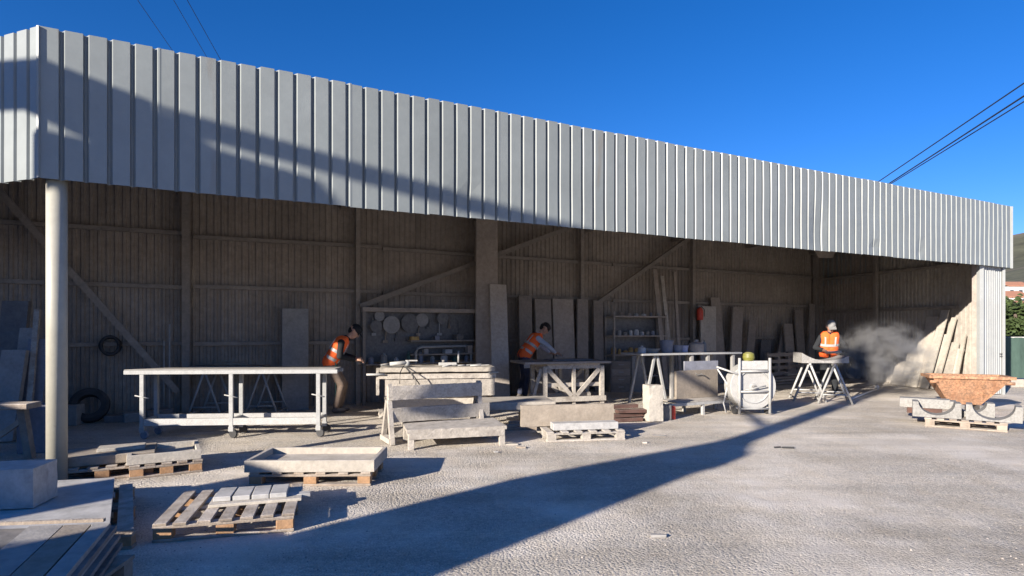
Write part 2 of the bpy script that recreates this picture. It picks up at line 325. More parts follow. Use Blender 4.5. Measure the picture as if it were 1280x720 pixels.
tmr = n.new('ShaderNodeMapRange'); tmr.inputs[1].default_value = 0.35; tmr.inputs[2].default_value = 0.65; tmr.inputs[3].default_value = 0.87; tmr.inputs[4].default_value = 1.10; l.new(trk.outputs['Fac'], tmr.inputs[0])
tmm = n.new('ShaderNodeMath'); tmm.operation = 'MULTIPLY'; l.new(lm.outputs[0], tmm.inputs[0]); l.new(tmr.outputs[0], tmm.inputs[1]); l.new(tmm.outputs[0], hv.inputs['Value']); l.new(mx.outputs[2], hv.inputs['Color']); l.new(hv.outputs[0], b.inputs['Base Color'])
mb = MB(); mb._poly([(-900, -300, 0), (1500, -300, 0), (1500, 2500, 0), (-900, 2500, 0)], [(0, 1, 2, 3)])
tag(mb.obj('ground', gm), kind='structure')

# hillside far beyond the shed
hm = M('dry_scrub_hillside', (0.085, 0.085, 0.05), rough=1.0, var=0.45, scale=0.06, bump=0, streak=((0.17, 0.14, 0.10), 0.02, 0.58, (1, 1, 1)), orand=0)
mb = MB(); nx, ny = 60, 14; rows = []
for j in range(ny+1):
    row = []
    for i in range(nx+1):
        az = R(-62 + 124*i/nx); r = 160 + j*42
        x, y = r*math.sin(az), r*math.cos(az)
        prof = 0.5 + 0.5*max(0.0, min(1.0, (az-R(20))/R(22)))
        h = max(0, (j/ny))**1.15 * 118 * prof * (0.85+0.3*noise.noise(Vector((x*0.004, y*0.004, 2)))) + 5*noise.noise(Vector((x*0.02, y*0.02, 0)))*(j/ny)
        row.append(mb.bm.verts.new((x, y, h-0.4)))
    rows.append(row)
for j in range(ny):
    for i in range(nx): mb.bm.faces.new((rows[j][i], rows[j][i+1], rows[j+1][i+1], rows[j+1][i])).smooth = True
tag(mb.obj('hillside', hm), kind='structure')

# ------------------------------------------------------------------ the shed
shed = thing('workshop_shed', 'long open-fronted metal shed with pale ribbed fascia', 'shed', (0, 0, 0))
def profile(w, pitch, pan, slope, depth, s0=0.0, slope2=None):
    slope2 = slope if slope2 is None else slope2
    pts = []; k = math.floor(s0/pitch)*pitch - pitch
    while k < s0+w+pitch:
        g = pitch-pan-slope-slope2
        for ds, o in ((0, 0), (pan, 0), (pan+slope, depth), (pan+slope+g, depth)): pts.append((k+ds, o))
        k += pitch
    inside = [p for p in pts if s0+1e-5 < p[0] < s0+w-1e-5]
    def at(s):
        for a, b_ in zip(pts, pts[1:]):
            if a[0] <= s <= b_[0]: return a[1]+(b_[1]-a[1])*(s-a[0])/max(1e-9, b_[0]-a[0])
        return 0
    return [(s0, at(s0))] + inside + [(s0+w, at(s0+w))]
def sheet(name, org, e, inn, s0, w, z0, z1, mat, pitch, pan, slope, depth, rows_=3, wav=0.003, parent=None, slope2=None, dent=None):
    pr_ = profile(w, pitch, pan, slope, depth, s0, slope2); mb_ = MB(); g = []
    for r_ in range(rows_+1):
        line = []
        for s, o in pr_:
            z = z0 + (z1-z0)*r_/rows_
            oo = o + noise.noise(Vector((s*1.7, z*1.9, org.x)))*wav + (dent(s, z) if dent else 0)
            p = org + e*s + inn*oo; line.append(mb_.bm.verts.new((p.x, p.y, z)))
        g.append(line)
    for a, b_ in zip(g, g[1:]):
        for i in range(len(pr_)-1): mb_.bm.faces.new((a[i], a[i+1], b_[i+1], b_[i]))
    return mb_.obj(name, mat, parent, norm=False)
PITCH = 0.204
def dents(s, z):
    d = 0
    for s_, z_, rs, rz_, a in ((4.62, 3.33, 0.16, 0.22, 0.035), (11.9, 3.45, 0.2, 0.45, 0.03), (13.7, 3.25, 0.12, 0.15, 0.03), (15.3, 3.3, 0.1, 0.2, 0.025)):
        d += a*math.exp(-((s-s_)/rs)**2-((z-z_)/rz_)**2)
    return d
k = 0; s = 0.0
while s < FLEN-1e-3:
    w = min(PITCH*5, FLEN-s)
    tz = rnd.uniform(-0.008, 0.008)
    sheet('fascia_sheet', F0 + N*(0.0 if k % 2 else -0.003), E, N, s, w+(0.02 if s+w < FLEN-0.1 else 0), ZB+tz, ZT+tz, cladding, PITCH, 0.150, 0.006, 0.046, slope2=0.028, rows_=9, wav=0.006, parent=shed, dent=dents)
    s += w; k += 1
LE = Vector((-0.935, 0.353, 0)).normalized(); LN = Vector((0.353, 0.935, 0)).normalized()
s = 0.0; k = 0
while s < 6.3:
    sheet('fascia_sheet', F0 + LN*(0.0 if k % 2 else -0.003), LE, LN, s, PITCH*5, ZB, ZT, cladding, PITCH, 0.150, 0.006, 0.046, slope2=0.028, rows_=5, parent=shed); s += PITCH*5; k += 1
mb = MB(); mb.beam(F(-0.012, -0.012, ZB), F(-0.012, -0.012, ZT-0.01), 0.022, 0.022); mb.obj('corner_flashing', cladding, shed)
mb = MB(); mb.beam(F(FLEN+0.004, 0.01, ZB-0.01), F(FLEN+0.004, 0.01, ZT), 0.05, 0.05); mb.obj('corner_flashing', white_clad, shed)
RE = (B1 - Vector((F(FLEN).x, F(FLEN).y, 0))).normalized()
s = 0.0
while s < 6.2:
    sheet('fascia_sheet', F(FLEN), RE, Vector((-RE.y, RE.x, 0)), s, PITCH*5, ZB, ZT, cladding, PITCH, 0.162, 0.006, 0.050, parent=shed); s += PITCH*5
# roof
BL = B0 - BE*4.6
mb = MB(); mb.prism([(*p.xy, 4.42) for p in (F(0.1, 0.12), F(FLEN-0.1, 0.12), B1, BL, F0+LE*6.2+LN*0.12)], (0, 0, 0.08)); mb.obj('roof', roofm, shed)
for i in range(7):            # roof beams from front to back
    t_ = 0.4 + i*3.05
    a = F(min(t_, FLEN-0.4), 0.16, 4.29); q = B0 + BE*(t_*1.04+1.2); mb = MB(); mb.beam(a, Vector((q.x, q.y, 4.29)), 0.12, 0.24); mb.obj('roof_beam', steel_dirty, shed)
# lower front beam behind the fascia
mb = MB(); mb.beam(F(0.2, 0.14, ZB+0.16), F(FLEN-0.2, 0.14, ZB+0.16), 0.1, 0.2); mb.obj('front_beam', steel_dirty, shed)
# back wall sheets
s = -4.6; L = (B1-B0).length; k = 0
while s < L-1e-3:
    w = min(1.0, L-s)
    sheet('back_wall_sheet', B0 + BN*(0.0 if k % 2 else 0.004), BE, BN, s, w+0.03, 0.0, 4.42, dirty_clad, 0.125, 0.05, 0.015, 0.022, parent=shed, wav=0.004); s += w; k += 1
s = 0.0; L2 = (B1-W0).length; k = 0
while s < L2-1e-3:
    w = min(1.0, L2-s)
    sheet('end_wall_sheet', W0 + WN*(0.0 if k % 2 else 0.004), WE, WN, s, w+0.03, 0.0, 4.42, pale_inner if s < 3.6 else dirty_clad, 0.125, 0.05, 0.015, 0.022, parent=shed, wav=0.004); s += w; k += 1
# girts and posts
for z in (3.40, 2.42, 1.33):
    for s0, s1 in ((-4.5, 1.9), (1.95, 5.6), (5.65, 12.0), (12.05, L-0.1)):
        a = B0+BE*s0+BN*0.085; q = B0+BE*s1+BN*0.085; dz = rnd.uniform(-0.03, 0.03)
        mb = MB(); mb.beam((a.x, a.y, z+dz), (q.x, q.y, z+rnd.uniform(-0.03, 0.03)), 0.07, 0.075); mb.obj('girt', steel_dirty, shed)
for z in (3.34, 2.2):
    a = W0+WE*1.1+WN*0.085; q = B1-WE*0.15+WN*0.085
    mb = MB(); mb.beam((a.x, a.y, z), (q.x, q.y, z), 0.07, 0.08); mb.obj('girt', steel_dirty, shed)
for px, w in ((232, 0.13), (447, 0.10), (727, 0.11), (866, 0.10), (1020, 0.14)):
    p = BWp(px, 0.19); mb = MB(); mb.box((p.x, p.y, 2.2), (w, 0.12, 4.4), ang(BE)); mb.obj('wall_post', steel_dirty, shed)
p = W0+WE*3.7+WN*0.19; mb = MB(); mb.box((p.x, p.y, 2.2), (0.1, 0.1, 4.4), ang(WE)); mb.obj('wall_post', steel_dirty, shed)
# diagonal braces in front of the back wall
for (x0, y0), (x1, y1), o in (((0, 240), (222, 490), 0.33), ((450, 383), (716, 283), 0.33), ((745, 380), (862, 297), 0.33)):
    a, q = BWp(x0, o), BWp(x1, o); a.z = zat(x0, y0, a); q.z = zat(x1, y1, q)
    mb = MB(); mb.beam(a, q, 0.08, 0.11); mb.obj('diagonal_brace', steel_dirty, shed)
# gusset plate under the roof near the far corner
p = P(1032, 318, 17.5); mb = MB(); mb.prism([p+Vector((-0.32, 0, 0.12)), p+Vector((0.32, 0, 0.12)), p+Vector((0.2, 0, -0.1)), p+Vector((-0.2, 0, -0.1))], (0, 0.06, 0)); mb.obj('gusset_plate', conc, shed)
# concrete column against the back wall
cp = BWp(608, 0.62); mb = MB(); mb.box((cp.x, cp.y, 2.2), (0.50, 0.62, 4.4), R(4), bev=0.02); mb.obj('concrete_column', conc, shed)
# front corner column: round steel tube with base plate
pc = G(71, 606); mb = MB(); mb.tube((pc.x, pc.y, 0.0), (pc.x, pc.y, 3.55), 0.092, n=28); col_ = mb.obj('steel_column', colpaint, shed)
mb = MB(); mb.box((pc.x, pc.y, 0.008), (0.30, 0.30, 0.016), R(27), 0.003); mb.obj('base_plate', galv, col_)
# clad end pillar on the right
PS0, PS1 = 18.02, 19.05
sheet('pillar_sheet', F(0, 0.10), E, N, PS0+0.05, PS1-PS0-0.16, 0.02, ZB+0.15, white_clad, 0.098, 0.04, 0.014, 0.022, parent=shed)
mb = MB(); mb.beam(F(PS0, 0.13, 0), F(PS0, 0.13, ZB+0.15), 0.10, 0.10); mb.obj('jamb_flashing', white_clad, shed)
mb = MB(); mb.beam(F(PS1-0.05, 0.11, 0), F(PS1-0.05, 0.11, ZB+0.15), 0.12, 0.06); mb.obj('jamb_flashing', white_clad, shed)
mb = MB(); mb.box(F((PS0+PS1)/2, 0.24, 1.6), (0.96, 0.16, 3.2), ang(E)); mb.obj('pillar_core', conc, shed)
for z in (0.95, 1.0):
    mb = MB(); mb.box(F(PS1-0.16, 0.085, z+rnd.uniform(-.02, .02)), (0.07, 0.03, 0.02), ang(E)); mb.obj('latch', darkmetal, shed)
# ------------------------------------------------------------------ unseen bodies up-sun, left of and behind the camera, outlined to shade the yard
DC = -6.0
def shade_body(name, poly, depth, mat, label, cat, parent=None):
    mb_ = MB(); mb_.prism([SUV(u, v, DC) for u, v in poly], -SUN_D*depth)
    if parent: return mb_.obj(name, mat, parent)
    return one(name, mb_, mat, label, cat)
VG = DC*TAN_EL                     # v of the ground at that distance
gant = thing('gantry_frame', 'tall steel gantry post with sloping rafter and knee brace left of the camera', 'gantry', SUV(-3.36, VG, DC))
def gpart(name, poly, depth, mat):
    o = shade_body(name, poly, depth, mat, None, None, gant); o.matrix_parent_inverse = Matrix.Translation(-gant.location); return o
gpart('post', [(-3.55, VG), (-3.18, VG), (-3.18, 6.0), (-3.55, 5.9)], 0.25, steel_dirty)
gpart('rafter', [(-7.15, 4.52), (-3.56, 5.72), (-3.56, 5.90), (-7.15, 4.71)], 0.2, steel_dirty)
gpart('knee_brace', [(-5.95, 4.25), (-3.56, 3.02), (-3.56, 3.13), (-5.95, 4.40)], 0.15, steel_dirty)
gpart('eave_beam', [(-18, 4.15), (-7.75, 4.24), (-7.16, 4.03), (-7.16, 4.71), (-18, 4.70)], 0.2, steel_dirty)
gpart('small_shade_block', [(-6.80, 2.05), (-6.47, 2.10), (-6.27, 2.78), (-6.60, 2.80)], 0.12, darkmetal)  # small body added to drop a dark blob on the plank rack
gpart('hanging_shade_mass', [(-7.62, 3.45), (-7.0, 3.85), (-6.48, 4.15), (-6.48, 4.36), (-6.57, 4.55), (-6.98, 4.46), (-7.0, 4.62), (-7.38, 4.62), (-7.36, 4.06), (-7.62, 3.96)], 0.15, darkmetal)  # invented hanging mass, outlined to darken the fascia near its left corner
shade_body('tapered_shade_mass', [(-4.46, VG), (-4.46, 0.6), (-4.30, 1.45), (-3.9, 2.05), (-3.62, 2.45), (-3.56, 2.6), (-3.17, 2.6), (-3.05, 2.45), (-2.88, 2.33), (-2.97, 2.2), (-2.97, VG)], 1.0, shade_render, 'tapered unseen mass added at the gantry post to cast a shade band', 'shadow caster')  # invented mass, outlined by the broad shadow band it throws on the ground
shade_body('stepped_shade_mass', [(-18, VG), (-18, 3.4), (-10.15, 3.4), (-10.05, 1.4), (-9.7, 1.12), (-8.2, 0.9), (-7.72, 0.62), (-6.9, 0.48), (-6.55, 0.48), (-6.5, 1.12), (-5.82, 1.05), (-5.72, 0.42), (-5.0, 0.40), (-4.62, 0.5), (-4.47, 0.58), (-4.46, VG)], 0.4, shade_render, 'stepped unseen mass added left of the yard to shade it', 'wall')  # invented mass; its stepped top splits the sun into lit and shaded patches

# ------------------------------------------------------------------ beyond the shed on the right
def house(px0, px1, pyb, pyt, d, roofc, label, nwin):
    p0, p1 = P(px0, pyb, d), P(px1, pyb, d); zt = P(px0, pyt, d).z; c = (p0+p1)/2; w = abs(p1.x-p0.x)
    h = thing('white_house', label, 'house', (c.x, c.y, 0)); zb = 0
    mb_ = MB(); mb_.box((0, 3.5, zt/2), (w, 7, zt)); mb_.obj('wall', stucco, h)
    mb_ = MB(); mb_.prism([(-w/2-.3, -.3, zt), (w/2+.3, -.3, zt), (w/2+.3, 3.5, zt+1.3), (-w/2-.3, 3.5, zt+1.3)], (0, 0, .15)); mb_.prism([(-w/2-.3, 7.3, zt), (w/2+.3, 7.3, zt), (w/2+.3, 3.5, zt+1.3), (-w/2-.3, 3.5, zt+1.3)], (0, 0, .15)); mb_.obj('roof', roofc, h)
    for i in range(nwin):
        x = -w/2 + w*(i+.5)/nwin
        for zf in (0.80, 0.88):
            if zf > .85 and i % 2: continue
            mb_ = MB(); mb_.box((x, -.03, zt*zf), (0.9, .06, 1.2)); wn_ = mb_.obj('window', glassd, h)
            mb_ = MB(); mb_.box((x, -.06, zt*zf-.68), (1.1, .16, .1)); mb_.obj('sill', stucco, wn_)
    return h
house(1258, 1292, 412, 372, 110, tilem, 'white rendered house with a tiled roof nearest beyond the shed corner', 4)
house(1262, 1290, 412, 358, 150, tilem, 'white house higher up the slope below the scrub hillside', 5)
house(1274, 1310, 412, 388, 80, tilem, 'low white house at the right edge behind the dark tree', 4)

def leafy_tree(px, d, h, rad, label, seed):
    rr = random.Random(seed); p = P(px, 412, d); t = thing('tree', label, 'tree', (p.x, p.y, 0))
    mb_ = MB(); mb_.path([(0, 0, 0), (.05*h*.1, 0, h*.2), (-.03, .04, h*.42), (.05, 0, h*.62)], 0.14, 8)
    for i in range(6):
        a = rr.uniform(0, 6.28); mb_.path([(0, 0, h*(.28+.05*i)), (math.cos(a)*rad*.4, math.sin(a)*rad*.4, h*(.45+.05*i)), (math.cos(a)*rad*.75, math.sin(a)*rad*.75, h*(.55+.05*i))], 0.05, 6)
    mb_.obj('trunk', M('bark', (0.12, 0.09, 0.07), rough=.95), t)
    mb_ = MB(); cl = []
    for i in range(26):
        a = rr.uniform(0, 6.28); el = rr.uniform(-.5, 1.2); q = rad*rr.uniform(.35, .95)
        cl.append((Vector((math.cos(a)*q*math.cos(el), math.sin(a)*q*math.cos(el), h*.62+q*.85*math.sin(el))), rad*rr.uniform(.22, .4)))
    for c, r_ in cl:
        for k_ in range(170):
            v = Vector((rr.gauss(0, 1), rr.gauss(0, 1), rr.gauss(0, 1))).normalized()*r_*rr.uniform(.55, 1.05); q = c+v
            a = Vector((rr.gauss(0, 1), rr.gauss(0, 1), rr.gauss(0, 1))).normalized()*.10; b_ = a.orthogonal().normalized()*.06
            vv = [mb_.bm.verts.new(q+a), mb_.bm.verts.new(q+b_), mb_.bm.verts.new(q-a), mb_.bm.verts.new(q-b_)]; mb_.bm.faces.new(vv)
    mb_.obj('crown', M('dark_leaves', (0.05, 0.075, 0.022), rough=.7, var=.45, scale=1.4, bump=0), t, norm=False)
leafy_tree(1272, 24, 2.9, 1.15, 'dark green bushy tree behind the fence right of the shed', 3)
leafy_tree(1288, 30, 3.0, 1.3, 'dark tree cut by the right edge of the picture', 5)
for i, (px, d) in enumerate(((1290, 40), (1262, 52))): leafy_tree(px, d, 3.2, 1.5, ('rounded tree beside the low white house', 'tree partly hidden by the shed corner below the white houses')[i], 11+i)

# fence with green cloth beyond the pillar
fa_, fb_ = P(1248, 412, 16.8), P(1420, 412, 16.2)
fz = CAMZ-.22
fe = Vector((fb_.x-fa_.x, fb_.y-fa_.y, 0)); fl = fe.length; fe.normalize()
fen = thing('screen_fence', 'green cloth screen fence with metal posts right of the shed', 'fence', (fa_.x, fa_.y, 0), ang(fe))
for i in range(3):
    x0 = i*fl/3; mb_ = MB(); g = []
    for j in range(13):
        x = x0+.04+(fl/3-.08)*j/12; yy = .012*math.sin(j*2.1+i); g.append([mb_.bm.verts.new((x, yy+.01*math.sin(q*3), .25+(fz-.25)*q/5)) for q in range(6)])
    for a, c in zip(g, g[1:]):
        for q in range(5): mb_.bm.faces.new((a[q], c[q], c[q+1], a[q+1])).smooth = True
    mb_.obj('cloth_panel', fencem, fen)
for i in range(4): mb_ = MB(); mb_.tube((i*fl/3, .03, 0), (i*fl/3, .03, fz+.05), .028); mb_.obj('post', galv, fen)
mb_ = MB(); mb_.tube((0, .03, fz), (fl, .03, fz), .02); mb_.obj('top_rail', galv, fen)
mb_ = MB(); mb_.box((fl/2, .05, .11), (fl, .2, .22), bev=.01); mb_.obj('kerb', conc, fen)

# power lines
def wire(a, q, r, sag, label):
    a, q = Vector(a), Vector(q); dd = q-a; a2, q2 = a-dd*1.2, q+dd*1.6; mb_ = MB()
    pts = []
    for i in range(33):
        t_ = i/32; p = a2.lerp(q2, t_); p.z -= sag*4*(t_-.5)*(.5-t_)*-1*-1; pts.append(p)
    mb_.path(pts, r, 6); return one('power_line', mb_, wirem, label, 'power line', 'power lines over the shed')
wire(P(1104, 223, 26), P(1280, 104, 17), 0.020, 0.0, 'uppermost of the black overhead cables at upper right')
wire(P(1115, 227, 26), P(1280, 120, 17), 0.024, 0.0, 'middle black overhead cable at upper right')
wire(P(1118, 227, 26.2), P(1280, 127, 17.1), 0.018, 0.0, 'lowest of the black overhead cables at upper right')
wire(P(212, 58, 15), P(172, 0, 13), 0.006, 0.0, 'leftmost of three thin wires above the shed corner')
wire(P(253, 62, 15), P(217, 0, 13), 0.006, 0.0, 'middle thin wire above the shed corner')
wire(P(272, 68, 15), P(234, 0, 13), 0.007, 0.0, 'rightmost of three thin wires above the shed corner')
# ================================================================== OBJECTS
def part(name, mat, parent, f): mb_ = MB(); f(mb_); return mb_.obj(name, mat, parent)
def pbox(name, mat, parent, c, sz, rz=0.0, bev=0.0, jit=0.0): mb_ = MB(); mb_.box(c, sz, rz, bev, jit); return mb_.obj(name, mat, parent)
def pbeam(name, mat, parent, p, q, w, h, up=(0, 0, 1)): mb_ = MB(); mb_.beam(p, q, w, h, up); return mb_.obj(name, mat, parent)
def ptube(name, mat, parent, p, q, r, r1=None, n=10): mb_ = MB(); mb_.tube(p, q, r, r1, n); return mb_.obj(name, mat, parent)
def wbox(name, mat, parent, c, sz, rz=0.0, amp=.006, bev=.012): mb_ = MB(); mb_.worn(c, sz, rz, amp, 6, bev, rnd.uniform(0, 9)); return mb_.obj(name, mat, parent)
def fromto(a, q): return Vector(((a.x+q.x)/2, (a.y+q.y)/2, 0)), ang(q-a), (Vector((q.x, q.y, 0))-Vector((a.x, a.y, 0))).length

def pallet(loc, rz, L=1.2, W=0.8, nb=7, label='', mat=None, bw=0.1, endm=None, z0=0.0):
    mat = mat or wood; endm = endm or wood_end
    t = thing('pallet', label, 'pallet', loc, rz, 'wooden pallets in the yard')
    for i in range(nb):
        x = -L/2+bw/2+(L-bw)*i/(nb-1); pbox('deck_board', mat, t, (x+rnd.uniform(-.006, .006), rnd.uniform(-.012, .012), .133+rnd.uniform(-.002, .002)), (bw, W, .022), rnd.uniform(-.012, .012), .003)
    for j in (-1, 0, 1):
        pbox('stringer_board', mat, t, (0, j*(W/2-.05), .110), (L, .095, .022), 0, .003)
        pbox('bottom_board', mat, t, (0, j*(W/2-.05), .0125), (L, .095, .022), 0, .003)
        for i in (-1, 0, 1): pbox('block', endm, t, (i*(L/2-.07), j*(W/2-.055), .061), (.13, .1, .074), rnd.uniform(-.03, .03), .004)
    return t

# ---- front pallet with a row of white tiles
a, q = G(192, 679), G(366, 664)
c, rz, L_ = fromto(a, q); nrm = Vector((-math.sin(rz), math.cos(rz), 0))
rzA = rz; cA = c + nrm*.47
pallet(cA, rz, L_+.02, .96, 7, 'weathered wooden pallet carrying white stone strips, nearest the camera', bw=.095)
def inA(x, y, z): return cA + Vector((math.cos(rz)*x - math.sin(rz)*y, math.sin(rz)*x + math.cos(rz)*y, z))
one('stone_tile', MB().box(inA(.17, .06, .157), (.72, .40, .025), rz+.03, .003), ivory, 'thin ivory base slab lying on the nearest pallet under the stone strips', 'stone slab')
for i in range(4):
    one('stone_strip', MB().box(inA(-.09+.145*i, .075+rnd.uniform(-.01, .01), .19+rnd.uniform(-.003, .003)), (.135, .31, .04), rz+rnd.uniform(-.03, .03), .004), marble,
        ('leftmost of four white stone strips in a row on the nearest pallet', 'second from left of four white stone strips on the nearest pallet', 'third from left of four white stone strips on the nearest pallet', 'rightmost of four white stone strips in a row on the nearest pallet')[i], 'stone strip', 'white stone strips on the nearest pallet')
one('stone_offcut', MB().box(inA(.50, .02, .16), (.2, .09, .03), rz+.06, .003), marble, 'small white stone offcut at the right end of the nearest pallet', 'stone offcut')

# ---- shallow stone tray on bearers behind it
a, q = G(305, 609), G(468, 608); c, rz, L_ = fromto(a, q); nrm = Vector((-math.sin(rz), math.cos(rz), 0)); cB = c+nrm*.36
pallet(cB, rz, L_-.08, .7, 6, 'wooden pallet under the large beige stone tray')
ZTR = .147
tray = thing('stone_tray', 'large beige stone tray with raised rim on a pallet', 'stone tray', (cB.x, cB.y, ZTR), rz)
TL, TW, TH = L_, .72, .12
pbox('floor', lime, tray, (0, 0, .025), (TL-.09, TW-.09, .05))
for s_ in (-1, 1):
    pbox('rim', lime, tray, (0, s_*(TW/2-.0225), TH/2), (TL, .045, TH), 0, .004)
    pbox('rim', lime, tray, (s_*(TL/2-.0225), 0, TH/2), (.045, TW-.092, TH), 0, .004)

# ---- two pallets by the corner column
a, q = G(90, 604), G(163, 597); c, rz, L_ = fromto(a, q); nrm = Vector((-math.sin(rz), math.cos(rz), 0)); cC = c+nrm*.38
pallet(cC, rz, .95, .75, 6, 'wooden pallet just right of the cream corner column')
one('stone_slab', MB().box((cC.x, cC.y, .20), (.95, .6, .10), rz+.02, .006), sandst, 'brown stone slab on the pallet beside the cream column', 'stone slab')
one('stone_offcut', MB().box((cC.x+.12, cC.y+.08, .27), (.45, .25, .035), rz+.02, .004), ivory, 'pale stone strip lying on the brown slab beside the cream column', 'stone offcut')
a, q = G(180, 598), G(236, 592); c, rz, L_ = fromto(a, q); nrm = Vector((-math.sin(rz), math.cos(rz), 0)); cD = c+nrm*.38
pallet(cD, rz, .70, .75, 5, 'short wooden pallet under the small white tray')
tr2 = thing('stone_tray', 'small pale stone tray on a short pallet right of the brown slab', 'stone tray', (cD.x-.02, cD.y, .147), rz)
pbox('floor', ivory, tr2, (0, 0, .022), (.60, .62, .044))
for s_ in (-1, 1):
    pbox('rim', ivory, tr2, (0, s_*.3325, .05), (.71, .045, .10), 0, .003); pbox('rim', ivory, tr2, (s_*.3325, 0, .05), (.045, .62, .10), 0, .003)

# ---- left foreground: white slab table, block and a stack of dark slabs
ZS = .204
c0, c1 = G(143, 597, ZS), G(137, 655, ZS); ex = Vector((-1, -.22, 0)).normalized()*2.2
mb = MB(); mb.prism([Vector((*p.xy, ZS-.06)) for p in (c1, c0, c0+ex, c1+ex)], (0, 0, .06))
one('marble_slab', mb, marble, 'large white marble slab lying flat at the left edge', 'stone slab')
mid_ = (c0+c1+c0+ex+c1+ex)/4
sup = thing('pallet', 'grey wooden pallet under the white marble slab at the left edge', 'pallet', (c1.x, c1.y, 0), 0, 'wooden pallets in the yard')
ay = (c0-c1); PW = ay.length; ay = ay.normalized(); axx = -ex.normalized()
def q3(u, v, z): return axx*u + ay*v + Vector((0, 0, z))
for i in range(8): pbeam('deck_board', wood, sup, q3(.10-.312*i, .03*(i == 0), .131), q3(.10-.312*i, PW-.02, .131), .105, .022)
for v in (.08, PW/2, PW-.08):
    pbeam('stringer', wood, sup, q3(.16, v, .106), q3(-2.2, v, .106), .09, .024); pbeam('bottom_board', wood, sup, q3(.16, v, .0125), q3(-2.2, v, .0125), .09, .022)
    for u in (.09, -1.05, -2.1): pbeam('block', wood_end, sup, q3(u-.065, v, .059), q3(u+.065, v, .059), .088, .068)
cb = G(22, 640, ZS); one('marble_block', MB().worn((cb.x-.20, cb.y+.20, ZS+.162), (.46, .36, .31), R(12), .001, 6, .004, 4), marble, 'white marble block standing on the marble slab at the left edge', 'stone block')
# stack of dark slabs at the lower left corner
ZD = .33
d0, d1 = G(146, 656, ZD), G(92, 724, ZD); ey = (d1-d0); ey.z = 0
exd = Vector((-1, -.10, 0)).normalized()*1.5
dir_y = ey.normalized(); LD = 1.5
for i, (zz, th, sh) in enumerate(((.155, .026, 0), (.184, .026, .03), (.213, .026, -.02), (.242, .026, .02), (.271, .026, -.01), (.300, .026, .0))):
    p = d0+Vector((sh, sh*.4, 0)); ring = [p, p+exd, p+exd+dir_y*LD, p+dir_y*LD]
    mb = MB(); mb.prism([Vector((*v.xy, zz)) for v in ring], (0, 0, th))
    one('stone_slab', mb, darkst if i % 2 else greyst, ('bottom slab', 'second slab from the bottom', 'third slab from the bottom', 'third slab from the top', 'second slab from the top', 'top slab')[i]+' of the dark stack in the lower left corner', 'stone slab', 'dark slabs stacked at lower left')
pd = d0+exd*.5+dir_y*LD*.5
pl = thing('pallet', 'dark wooden pallet under the stack of dark slabs', 'pallet', (pd.x, pd.y, 0), ang(exd), 'wooden pallets in the yard')
for i in range(6): pbox('deck_board', wood, pl, (-.65+i*.26, 0, .155), (.1, 1.25, .022))
for j in (-1, 0, 1): pbox('stringer', wood, pl, (0, j*.55, .071), (1.4, .1, .142))
for i, (f_, w, m_, zz, ln) in enumerate(((.03, .10, greyst, .03, .95), (.14, .16, sandst, .025, .9), (.30, .2, greyst, .025, .85))):
    p = d0 + exd*(f_*.7) + dir_y*.04; p2 = p+exd.normalized()*w; ring = [p, p2, p2+dir_y*ln, p+dir_y*ln]
    mb = MB(); mb.prism([Vector((*v.xy, ZD-.004)) for v in ring], (0, 0, zz)); one('stone_strip', mb, m_, ('narrow grey stone strip along the right edge of the dark stack', 'brownish stone strip on the dark stack', 'wide grey stone strip on the dark stack')[i], 'stone strip')
p = d0+exd*.02; mb = MB(); mb.beam(Vector((*(d0+exd*.05+dir_y*.0).xy, ZD+.035)), Vector((*(d0+exd*.72+dir_y*.02).xy, ZD+.035)), .03, .02); one('batten', mb, wood, 'thin timber batten across the back of the dark stack', 'batten')
# ---- long wheeled steel trolley
a, q = G(178, 549), G(398, 546); c, rz, L_ = fromto(a, q)
tl = thing('trolley_table', 'long galvanised steel trolley table on castors', 'trolley', (c.x, c.y, 0), rz)
hz, dp = .975, .40
for y in (0, dp): pbeam('top_rail', galv, tl, (-L_/2-.25, y, hz), (L_/2+.28, y, hz), .05, .055)
for x in (-L_/2-.2, -.0, L_/2+.2): pbeam('cross_rail', galv, tl, (x, .03, hz-.003), (x, dp-.03, hz-.003), .045, .045)
pbox('work_top', greyst, tl, (0, dp/2, hz+.036), (L_+.5, dp+.02, .012))
for i, x in enumerate((-L_/2, -.0, L_/2)):
    for y in (0, dp):
        lg = pbeam('leg', galv, tl, (x, y, .17), (x, y, hz-.03), .055, .055, (1, 0, 0))
        pbox('castor_fork', galv, tl, (x, y, .135), (.07, .06, .07))
        mb = MB(); mb.lathe([(0, -.022), (.058, -.022), (.064, -.014), (.064, .014), (.058, .022), (0, .022)], (x+.03, y, .064), (.3, 1, 0), 16); mb.obj('castor_wheel', rubber if i else bluegrey, tl)
    mb = MB(); mb.tube((x-.09, -.03, .64), (x+.1, -.035, .60), .009); mb.obj('clamp_handle', whitepaint, tl)
    pbeam('lower_cross_rail', galv, tl, (x, .03, .27), (x, dp-.03, .27), .04, .04)
for y in (0, dp): pbeam('lower_rail', whitepaint, tl, (-L_/2+.03, y, .245 if y == 0 else .26), (L_/2-.03, y, .245 if y == 0 else .26), .045, .10)

